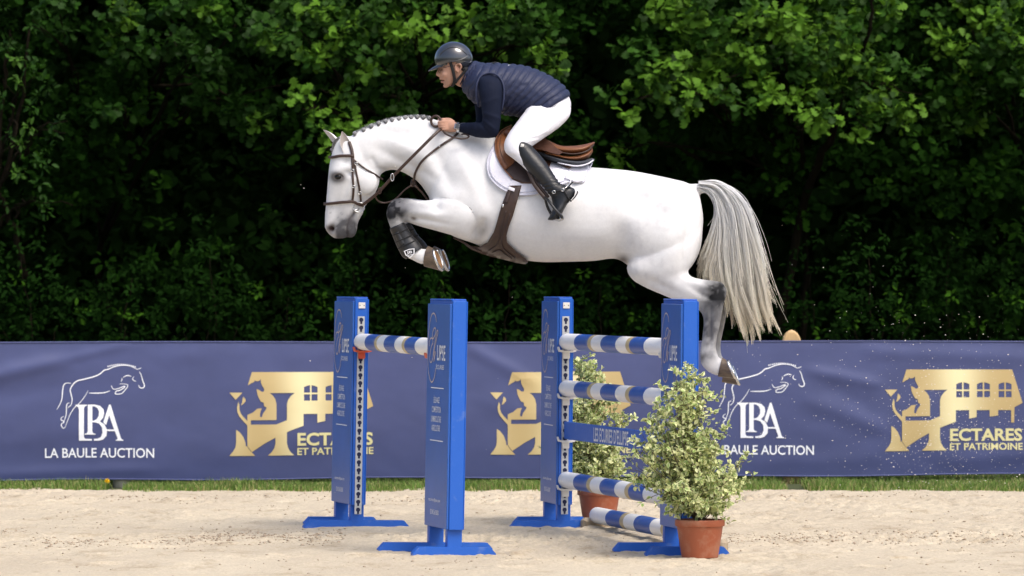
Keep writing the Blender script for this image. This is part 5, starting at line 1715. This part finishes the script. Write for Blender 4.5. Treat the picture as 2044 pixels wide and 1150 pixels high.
# ------------------------------------------------------------------ the rider
def build_rider():
    P = []
    # trunk
    P.append(loft([R((1132, 232), (1095, 255), .10), R((1140, 210), (1074, 246), .165), R((1133, 188), (1062, 236), .17), R((1116, 168), (1044, 228), .155), R((1082, 149), (1012, 222), .15), R((1045, 137), (985, 214), .16), R((1005, 133), (958, 206), .172), R((972, 133), (934, 186), .165), R((950, 136), (925, 168), .10), R((936, 136), (916, 168), .062)], 32, 4))
    # neck and head
    P.append(loft([R((955, 138), (925, 176), .075), R((940, 134), (912, 171), .06), R((926, 128), (903, 160), .055), R((918, 118), (900, 145), .05)], 24, 4))
    P.append(loft([R((897, 92), (912, 92), .03), R((884, 98), (928, 102), .062), R((877, 112), (936, 115), .074), R((874.5, 127), (936, 125), .076), R((876.5, 138), (932, 134), .072), R((878, 147), (926, 143), .067), R((880.5, 156), (919, 151), .06), R((884.5, 164), (913, 158), .05), R((887.5, 171), (908, 164), .041), R((890.5, 175.5), (900, 171), .026)], 28, 4))
    # nose, brow, lips, ear
    P.append(loft([R((875.5, 133), (880, 134), .010), R((873.2, 140), (882, 141), .011), R((870.2, 147), (882, 148), .013), R((870.2, 150.3), (882, 151), .017), R((875.5, 153.5), (882, 153.5), .014)], 14, 4))
    P.append(ellipsoid(at(876.3, 133.5), (.011, .05, .009), 16, 8))
    P.append(ellipsoid(at(880.2, 157.6), (.010, .022, .0065), 14, 8)); P.append(ellipsoid(at(882.4, 163.8), (.010, .019, .006), 14, 8)); P.append(ellipsoid(at(888.5, 171.5), (.012, .02, .011), 14, 8))
    for s in (-1, 1):
        P.append(ellipsoid(at(889, 148, HY + s * .048), (.022, .016, .02), 14, 8))
        # ear: rim ring and lobe
        P.append(tube([at(x, y, HY + s * d) for x, y, d in ((911, 143, .072), (909, 136, .078), (911, 129, .082), (917, 127.5, .086), (920.5, 132, .085), (918.5, 139, .08), (914, 145, .074))], [.006, .0055, .005, .0055, .006, .0055, .006], 8, 4))
        P.append(ellipsoid(at(914, 137, HY + s * .072), (.011, .005, .016), 10, 8))
        # arm
        fx = 0 if s < 0 else -13
        A = lambda T, B, w, dy: R((T[0] + fx, T[1]), (B[0] + fx, B[1]), w, s * dy)
        P.append(loft([A((960, 148), (1000, 150), .03, .12), A((954, 155), (1003, 160), .06, .175), A((955, 175), (1004, 178), .066, .205), A((959, 200), (1002, 200), .06, .22), A((962, 222), (1000, 224), .055, .225), A((963, 240), (998, 250), .052, .222), A((960, 244), (992, 272), .05, .215), A((950, 244.5), (968, 276), .047, .195),
                       A((937, 245), (946, 273), .041, .165), A((926, 245.5), (930, 268), .035, .135), A((917, 247), (919, 264), .029, .115), A((908, 246), (910, 263), .027, .105)], 22, 4))
        # hand: palm, four fingers that close on the rein, thumb on top
        hx = 0 if s < 0 else -8
        q = lambda x, y, d: at(x + hx, y, HY + s * d)
        P.append(loft([(q(915, 246.5, .11), q(915, 263, .11), .021), (q(905, 242, .105), q(906, 264, .105), .020), (q(895, 239.5, .10), q(897, 264, .10), .019), (q(886, 240, .098), q(889, 262, .098), .016), (q(882, 243, .096), q(885, 259, .096), .010)], 18, 4))
        for k in range(4):
            y = 242.5 + 5.1 * k; xk = 887 + .9 * k; ln = (11.5, 12.5, 11.5, 9)[k]
            P.append(tube([q(xk + 6, y + .4, .105), q(xk - .5, y, .119), q(xk - ln * .62, y + .8, .121), q(xk - ln, y + 1.6, .106), q(xk - ln * .8, y + 2.2, .085), q(xk - ln * .15, y + 2.3, .078)], [.0085, .0088, .0082, .0078, .0074, .0066], 10, 3))
        P.append(tube([q(907, 245, .088), q(899, 239.5, .08), q(890, 237.8, .078), q(881, 239, .084)], [.012, .0105, .009, .0072], 10, 3))
        # leg
        P.append(loft([R((1075, 206), (1140, 215), .085, s * .06), R((1058, 208), (1136, 234), .098, s * .10), R((1044, 227), (1113, 257), .093, s * .16), R((1029, 247), (1087, 275), .085, s * .21), R((1014, 268), (1068, 288), .075, s * .25), R((1006, 288), (1056, 298), .068, s * .275), R((1009, 304), (1055, 304), .062, s * .285),
                       R((1022, 315), (1062, 308), .053, s * .295), R((1040, 330), (1077, 316), .052, s * .31), R((1060, 349), (1092, 338), .046, s * .33), R((1082, 370), (1107, 358), .036, s * .35), R((1097, 386), (1123, 374), .035, s * .365), R((1104, 395), (1140, 384), .034, s * .375), R((1105, 410), (1130, 405), .034, s * .385), R((1102, 422), (1122, 418), .032, s * .39), R((1097, 434), (1112, 434), .022, s * .395)], 24, 4))
    me = voxel_union(P, 0.0042, 4, .5)
    co = co_of(me); px, py = px_of(co)
    no = no_of(me)
    # creases of the breeches and the sleeve
    fold = np.zeros(len(co))
    for pts, w, h in (([(1050, 276), (1075, 270), (1092, 262)], 3, .003), ([(1052, 283), (1072, 279)], 2.5, .003), ([(1075, 214), (1100, 210)], 3, .0025), ([(1040, 262), (1070, 258)], 3, -.002),
                      ([(965, 240), (985, 256)], 3, .004), ([(960, 248), (975, 268)], 3, -.004), ([(968, 226), (995, 236)], 4, .004), ([(968, 205), (990, 196)], 5, .003), ([(945, 248), (950, 270)], 3, .003), ([(935, 250), (938, 268)], 2.5, -.002)):
        fold += h * np.exp(-(segdist(px, py, pts) / w) ** 2)
    eyem = gauss(px, py, 880, 139.5, 3.5, 2.6) * (no[:, 1] < .3)
    fold -= .004 * eyem
    fold -= .004 * np.exp(-(segdist(px, py, [(880, 160.8), (886, 161.2)]) / 1.1) ** 2)
    fold += (vnoise(co[:, 0] * 25, co[:, 2] * 25, 141, 2) - .5) * .003 * ((px > 917) | (py > 180))
    me.vertices.foreach_set('co', (co + no * fold[:, None]).astype(np.float32).ravel())
    skin, navy, white = np.array([.50, .29, .21]), np.array([.0075, .011, .026]), np.array([.72, .72, .76])
    col = np.tile(navy, (len(co), 1))
    col[(py > 279) | ((px > 1004) & (py > 150))] = white
    hand = (px < 917) & (py > 230) & (py < 275)
    head = (py < 183) & (px < 945) & (py + (px - 900) * -.0 < 999) & (px < 938 - (py - 130) * .35)
    col[hand | head] = skin
    def blend(mask, c):
        mask = np.clip(mask, 0, 1)[:, None]; col[:] = col * (1 - mask) + np.array([c]) * mask
    hs = hand | head
    blend(hs * gauss(px, py, 882, 161.5, 4.5, 3.2) * .6, (.34, .11, .09))
    blend(hs * np.exp(-(segdist(px, py, [(880, 160.8), (885.5, 161.3)]) / 1.2) ** 2) * .9, (.05, .015, .015))
    blend(hs * np.clip(gauss(px, py, 880.5, 139.5, 3.2, 1.8) * 1.2, 0, .9), (.06, .035, .03))
    blend(hs * np.exp(-(segdist(px, py, [(875.5, 134.5), (884, 133), (890, 134.5)]) / 1.3) ** 2) * .6, (.07, .04, .025))
    blend(hs * gauss(px, py, 895, 165, 11, 10) * .35 * head, (.26, .16, .12))
    blend(hs * gauss(px, py, 915, 136, 3, 4.5) * .4, (.36, .13, .09))
    blend(head * gauss(px, py, 929, 134, 7, 9) * .9, (.05, .03, .02))
    for k in range(3):
        blend(hand * np.exp(-((py - 245.4 - 5.1 * k) / .8) ** 2) * (px < 889) * .45, (.22, .09, .06))
    set_col(me, col)
    return link('person', me, M['person'])


rider = build_rider()
tag(rider, 'rider in navy quilted vest, white breeches and black boots leaning forward over the saddle', 'person')


# vest: quilted shell over the trunk
def vest():
    rings = [R((1137.5, 192), (1052, 246), .183), R((1131, 180), (1048, 238), .18), R((1115, 164), (1035, 232), .172), R((1082, 145), (1010, 227), .168), R((1045, 132.5), (985, 219), .178), R((1005, 128.5), (957, 211), .188), R((975, 127.5), (936, 194), .182), R((957, 127), (925, 180), .135), R((947, 127), (921, 172), .092)]
    A = catmull(np.array([[*r[0], *r[1], r[2]] for r in rings], float), 24)
    cen = (A[:, :3] + A[:, 3:6]) / 2
    s = np.concatenate([[0], np.cumsum(np.linalg.norm(np.diff(A[:, :3], axis=0), axis=1))])
    n = 110; V, F = [], []
    for i, a in enumerate(A):
        T, B, w = a[:3], a[3:6], a[6]; c = (T + B) / 2; u = (T - B) / 2
        for k in range(n):
            th = 2 * math.pi * k / n
            x = math.cos(th); y = math.sin(th)
            d = u / np.linalg.norm(u) * x + np.array([0, 1, 0]) * y
            wob = .012 * (vnoise(np.array([th * 2.3 + 4]), np.array([s[i] * 7.0]), 151, 2)[0] - .5) + .05 * s[i] * 0
            ph = (s[i] + wob + .020 * (1 - x) * (vnoise(np.array([th * 3.0]), np.array([s[i] * 3.0 + 9]), 155, 1)[0] - .5)) / .047
            puff = .0065 * (1 - math.exp(-abs((ph + .5) % 1 - .5) * .047 / .0045)) + .003 * abs(math.sin(math.pi * ph))
            low = .5 * (1 - x)
            fold = .012 * low * (vnoise(np.array([th * 3.2 + s[i] * 9]), np.array([s[i] * 16 - th * 2.5]), 157, 2)[0] - .5) * 2 * max(0, math.sin(math.pi * min(1, s[i] / .62)))
            wr = .005 * (vnoise(np.array([th * 9]), np.array([s[i] * 32]), 161, 2)[0] - .5)
            V.append(c + u * x + np.array([0, 1, 0]) * w * y + d * (puff + fold + wr - .002))
    m = len(A)
    for i in range(m - 1):
        for k in range(n):
            k2 = (k + 1) % n
            F.append((i * n + k, i * n + k2, (i + 1) * n + k2, (i + 1) * n + k))
    # turned-in hem
    k0 = len(V)
    for k in range(n): V.append(np.array(V[k]) * .94 + cen[0] * .06 + (cen[3] - cen[0]) * .04)
    for k in range(n): F.append((k, k0 + k, k0 + (k + 1) % n, (k + 1) % n))
    return mesh('vest', V, F, M['vest'], rider)


vs_ = vest()
V, F = loft([R((961, 126), (931, 184), .115), R((951, 122.5), (924, 176), .09), R((946, 122), (921, 173), .083), R((941, 125.5), (917.5, 172), .077), R((939, 128), (917, 170.5), .07)], 40, 6)
V = [np.array(v) + .003 * math.sin(i * .9) for i, v in enumerate(V)]
mesh('collar', V, F, M['vest'], vs_)
for s in (-1, 1):
    V, F = tube([at(x, y, HY + s * d) for x, y, d in ((955, 212, .195), (951, 190, .215), (952, 168, .215), (960, 152, .195), (975, 146, .185), (990, 149, .195), (1001, 160, .215), (1006, 178, .225), (1005, 200, .228), (1001, 220, .215))], .0065, 8, 4)
    mesh('armhole_trim', V, F, M['vest'], vs_)
V2, F2 = join_vf(text2d('LA BAULE', 0, .10, .0, .014, .01), text2d('AUCTION', .008, .085, -.024, -.008, .01))
c0 = at(1017, 133, HY - .10)
mesh('lettering', [c0 + Vector((-.012 + y * .9 + .004, -.030 * (1 - x / .1) * 0 - x * .55 + .035, .012 - x * .48 + .0)) for x, y in V2], F2, M['print_white'], vs_, smooth=False)
c1 = at(985, 129.5, HY - .07)
st2 = [stroke2d([(0, 0), (.02, .012), (.045, .016), (.075, .008)], .005, 4), stroke2d([(.01, -.012), (.04, -.006), (.07, -.012)], .005, 4), stroke2d([(.03, -.02), (.05, -.015), (.085, -.022)], .004, 4)]
V2, F2 = join_vf(*st2)
mesh('emblem', [c1 + Vector((x * .7 - .02, -y * 1.2, .009 + y * .35)) for x, y in V2], F2, M['print_white'], vs_, smooth=False)

# helmet
def helmet():
    c = at(905.5, 118); k = HY / FPX
    rimx = [858, 868, 880, 892, 902, 912, 922, 932, 940, 950]; rimy = [135, 134.5, 131.5, 127, 125, 126, 132, 139, 142, 141]
    V, F = [], []
    nu, nv = 64, 40
    for i in range(nv + 1):
        ph = math.pi * i / nv * .82
        for j in range(nu):
            th = 2 * math.pi * j / nu
            e = 38.5 * k
            x = e * math.sin(ph) * math.cos(th); y = .098 * math.sin(ph) * math.sin(th); z = 35 * k * math.cos(ph)
            x += .012 * max(0, math.cos(th)) * math.sin(ph) ** 2 * (1 if z < 0 else .2) * .0
            p = c + Vector((x, y, z))
            ppx = 1022 + FPX * p.x / HY
            zr = at(0, np.interp(ppx, rimx, rimy)).z
            if p.z < zr: p.z = zr + (p.z - zr) * .04
            V.append(p)
    for i in range(nv):
        for j in range(nu):
            j2 = (j + 1) % nu
            F.append((i * nu + j, (i + 1) * nu + j, (i + 1) * nu + j2, i * nu + j2))
    h = mesh('helmet', V, F, M['helmet'], rider)
    # visor
    V, F = [], []
    nu, nv = 21, 7
    for lay in (0, 1):
        for i in range(nv):
            v = i / (nv - 1)
            for j in range(nu):
                u = -1 + 2 * j / (nu - 1)
                root = at(876 + 18 * (u * u), 130.5 - 3.5 * u * u); tip = at(855 + 38 * abs(u) ** 2.2, 142.5 - 13 * abs(u) ** 2.2)
                p = root.lerp(tip, v); p.y = HY + u * (.084 - .012 * v); p.z += .006 * math.sin(v * math.pi) - lay * .005 + .004 * (1 - u * u)
                V.append(p)
    for lay in (0, 1):
        for i in range(nv - 1):
            for j in range(nu - 1):
                a = lay * nu * nv + i * nu + j
                F.append((a, a + 1, a + nu + 1, a + nu) if lay == 0 else (a, a + nu, a + nu + 1, a + 1))
    for j in range(nu - 1):
        a = (nv - 1) * nu + j
        F.append((a, a + 1, a + 1 + nu * nv, a + nu * nv))
    mesh('visor', V, F, M['helmet'], h)
    for s in (-1, 1):       # raised side lines and the webbing
        def surf(x, y):
            q = at(x, y); dx = (q.x - c.x) / (38.5 * k); dz = (q.z - c.z) / (35 * k)
            return Vector((q.x, HY + s * (.098 * math.sqrt(max(.02, 1 - dx * dx - dz * dz)) + .002), q.z))
        V, F = tube([surf(x, y) for x, y in ((870, 124), (880, 108), (895, 97), (912, 96), (926, 104), (933, 112), (924, 119), (910, 123), (896, 124))], .0026, 6, 4)
        mesh('shell_line', V, F, M['helmet'], h)
        V, F = tube([surf(x, y) for x, y in ((936, 108), (941, 118), (938, 126), (926, 124))], .0026, 6, 4)
        mesh('shell_line', V, F, M['helmet'], h)
        V, F = ribbon([at(x, y, HY + s * d) for x, y, d in ((899, 125, .084), (903, 137, .081), (906, 150, .074), (907.5, 160, .062), (906, 167, .046), (903, 171.5, .02), (902, 172.5, 0))], [(0, s, 0)] * 5 + [(0, s * .5, -1), (0, 0, -1)], .019, .003, 4)
        mesh('chin_strap', V, F, M['strap_black'], h)
        V, F = ribbon([at(x, y, HY + s * d) for x, y, d in ((932, 138, .075), (924, 147, .072), (915, 157, .066), (909, 166, .058))], [(0, s, 0)] * 4, .015, .003, 4)
        mesh('rear_strap', V, F, M['strap_black'], h)
    V, F = ellipsoid(at(929, 139), (.034, .078, .02), 24, 10)
    mesh('neck_cradle', V, F, M['strap_black'], h)
    return h


helmet()
# spectacles
g = empty('spectacles', at(880, 138)); g.parent = rider; g.matrix_parent_inverse = parent_matrix(rider).inverted()
for s in (-1, 1):
    V, F = tube([at(x, y, HY + s * d) for x, y, d in ((876, 137.5, .058), (885, 135.5, .070), (897, 132.5, .078), (908, 131.5, .081))], .0014, 6, 4)
    mesh('temple', V, F, M['strap_black'], g, local=False)
    rim = [at(875.5 + 1.6 * math.sin(t) + 2.4 * (.5 - .5 * math.cos(t)), 141.5 - 4.4 * math.cos(t), HY + s * (.036 + .023 * math.sin(t))) for t in np.linspace(0, 6.283, 20, endpoint=False)]
    V, F = tube(rim, .0014, 6, closed=True)
    mesh('rim', V, F, M['strap_black'], g, local=False)
V, F = tube([at(875, 140, HY - .014), at(874, 139, HY), at(875, 140, HY + .014)], .0014, 6, 3)
mesh('bridge', V, F, M['strap_black'], g, local=False)

# watch
w = empty('watch', at(912, 253, HY - .14)); w.parent = rider; w.matrix_parent_inverse = parent_matrix(rider).inverted()
ring = [at(914.5 + 1.0 * math.cos(t), 255.3 - 9.4 * math.cos(t), HY - .112 - .0315 * math.sin(t)) for t in np.linspace(0, 6.283, 28, endpoint=False)]
V, F = ribbon(ring + ring[:1], [(q - at(914.5, 255.3, HY - .112)) for q in ring + ring[:1]], .019, .0025)
mesh('bracelet', V, F, M['metal'], w, local=False)
ctr = at(912.5, 252.5, HY - .1455)
V, F = box_vf(-.0165, .0165, -.005, .006, -.019, .019, .004)
Rm = Matrix.Rotation(math.radians(9), 3, 'Y') @ Matrix.Rotation(math.radians(-18), 3, 'X')
mesh('case', [ctr + Rm @ v for v in V], F, M['metal'], w, local=False, smooth=False)
V, F = box_vf(-.012, .012, -.0065, -.005, -.0145, .0145, .0005)
mesh('screen', [ctr + Rm @ v for v in V], F, M['pad_grey'], w, local=False, smooth=False)

# boots
for s in (-1, 1):
    B = lambda L, Rr, wd, d: R(L, Rr, wd, s * d)
    rings = [B((1029, 288), (1048, 280), .045, .285), B((1026.5, 297), (1058, 288), .060, .288), B((1028, 308), (1066, 296), .064, .292), B((1037, 324), (1078, 309), .063, .305), B((1050, 339), (1091, 325), .060, .32), B((1066, 355), (1101, 341), .053, .335), B((1080, 369), (1110, 355), .046, .35), B((1090, 381), (1119, 366), .044, .36),
             B((1098, 391), (1134, 371), .044, .37), B((1101, 397), (1147, 378), .044, .375), B((1103, 405), (1146, 391), .043, .38), B((1104, 413), (1134, 405), .042, .388), B((1102, 421), (1127, 417), .045, .395), B((1097, 431), (1121, 428), .043, .40), B((1093.5, 437), (1112, 437), .032, .402), B((1094, 439), (1103, 440), .015, .403)]
    V, F = loft(rings, 36, 14)
    A = np.array([tuple(v) for v in V]); qx, qy = px_of(A)
    cen = np.array([np.interp(qy, [280, 330, 360, 400, 440], [1042, 1062, 1084, 1122, 1103]), np.full(len(A), HY + s * .34), CAMZ - (qy - HOR) * HY / FPX]).T
    out = unit(A - cen)
    band = np.exp(-((qy + (qx - 1100) * .35 - 372) / 16) ** 2)
    cre = .0045 * band * np.sin((qy * .9 + qx * .35) / 1.15 + 5 * vnoise(qx / 11, qy / 11, 171, 1))
    A = A + out * cre[:, None]
    bo = mesh('riding_boot', A, F, M['boot_black'], rider)
    if s < 0: bo['label'] = 'polished black riding boot on the near leg'
    # knee badge, sole, spur and its strap
    if s < 0:
        V, F = box_vf(-.010, .010, -.0015, .0015, -.010, .010, .002)
        mesh('badge', [at(1042.5, 290.5, HY - .348) + Matrix.Rotation(.2, 3, 'Y') @ v for v in V], F, M['white_plastic'], bo)
    V, F = loft([B((1128, 407), (1135, 404), .03, .385), B((1135, 404.5), (1141, 401.5), .036, .382), B((1143, 397), (1148, 395), .038, .38), B((1150, 387), (1154, 386), .034, .378), B((1152, 381), (1154, 382), .02, .376)], 16, 4)
    mesh('heel', V, F, M['boot_black'], bo)
    V, F = tube([at(x, y, HY + s * d) for x, y, d in ((1103, 384, .335), (1106, 383, .42), (1122, 379, .425), (1133, 374, .42), (1141, 366, .39), (1143, 364, .37))], .0042, 6, 4)
    mesh('spur_strap', V, F, M['strap_black'], bo)
    V, F = tube([at(x, y, HY + s * d) for x, y, d in ((1124, 378, .425), (1130, 388, .428), (1136, 398, .42), (1140, 402, .40))], .0045, 6, 4)
    mesh('under_strap', V, F, M['strap_black'], bo)
    sp = mesh('spur', *tube([at(x, y, HY + s * d) for x, y, d in ((1122, 380, .43), (1130, 374, .428), (1137, 367, .40), (1139, 361, .385), (1137, 358, .38))], .0032, 8, 4), M['metal'], bo)
    for x, y in ((1105.5, 383.5), (1123, 379)):
        V, F = tube([at(x + 3.0 * math.cos(t), y + 3.0 * math.sin(t), HY + s * .431) for t in np.linspace(0, 6.283, 12, endpoint=False)], .0022, 6, closed=True)
        mesh('buckle', V, F, M['metal'], bo)

# ------------------------------------------------------------------ small things: loose sand, dandelion
def clods(n, box, smin, smax, flying=False):
    V0 = np.array([(1, 0, 0), (-1, 0, 0), (0, 1, 0), (0, -1, 0), (0, 0, 1), (0, 0, -1)], float)
    T0 = np.array([(0, 2, 4), (2, 1, 4), (1, 3, 4), (3, 0, 4), (2, 0, 5), (1, 2, 5), (3, 1, 5), (0, 3, 5)])
    s = smin + (smax - smin) * rng.random(n) ** 3
    sc = s[:, None, None] * (.55 + .8 * rng.random((n, 6, 1))) * np.array([1.2, 1.0, .75])
    V = box[:, None, :] + V0[None] * sc
    return V.reshape(-1, 3), (np.arange(n)[:, None, None] * 6 + T0[None]).reshape(-1, 3)


n = 15000
X = rng.uniform(-4, 4, n); Yc = rng.uniform(24.8, 35.0, n)
k1 = int(n * .55)
Yc[:k1] = 1.56 * 9600 / (rng.normal(1076, 7, k1) + 5 * np.sin(X[:k1] * 1.3) - HOR)
X[:k1] = np.where(rng.random(k1) < .6, rng.uniform(-4, -1.0, k1), rng.uniform(1.2, 4, k1))
k2 = int(n * .8)
Yc[k1:k2] = 1.56 * 9600 / (rng.normal(998, 6, k2 - k1) - HOR)
keep = vnoise(X * 2.2, Yc * 1.6, 181, 3) > (.44 + .16 * rng.random(n))
X, Yc = X[keep], Yc[keep]
Zc = sand_height(X, Yc) + .002
V, T = clods(len(X), np.stack([X, Yc, Zc], 1), .0018, .0105)
tag(trimesh('sand_clods', V, T, M['clod'], smooth=False), 'small damp clods of churned sand scattered over the arena', 'sand clods', kind='stuff')

n = 1900                      # sand thrown up behind the horse
q = rng.random(n)
gx = np.where(q < .8, rng.normal(1890, 100, n), rng.uniform(1450, 2044, n)); gy = np.where(q < .8, rng.normal(860, 90, n), rng.triangular(560, 840, 960, n))
few = rng.random(n) < .03
gx[few] = rng.uniform(500, 2044, few.sum()); gy[few] = rng.uniform(300, 1000, few.sum())
Yg = rng.uniform(27.3, 31.5, n)
pos = np.stack([(gx - 1022) * Yg / FPX, Yg, CAMZ - (gy - HOR) * Yg / FPX], 1)
pos[:, 2] = np.maximum(pos[:, 2], .03)
V, T = clods(n, pos, .0010, .0044)
tag(trimesh('flying_sand', V, T, M['grain'], smooth=False), 'grains of sand thrown into the air behind the horse', 'flying sand', kind='stuff')

da = empty('dandelion', at(224, 978, 35.3))
base = at(226, 979, 35.2)
top = at(214, 960, 35.2)
V, F = tube([base, base.lerp(top, .5) + Vector((.006, 0, .004)), top], [.0025, .0022, .002], 6, 3)
o = mesh('stalk', V, F, M['grass'], da, local=False); set_col(o.data, np.tile([[.2, .25, .08]], (len(V), 1)))
n = 60
V, T, rim_, k_ = leaves(np.tile(np.array(top), (n, 1)), unit(rng.normal(0, 1, (n, 3)) + [0, -.4, .4]), unit(rng.normal(0, 1, (n, 3))), np.full(n, .021), 'leaf')
trimesh('flower_head', V, T, M['yellow'], da, local=False)
tag(da, 'single yellow dandelion flower in front of the banner on the left', 'flower')
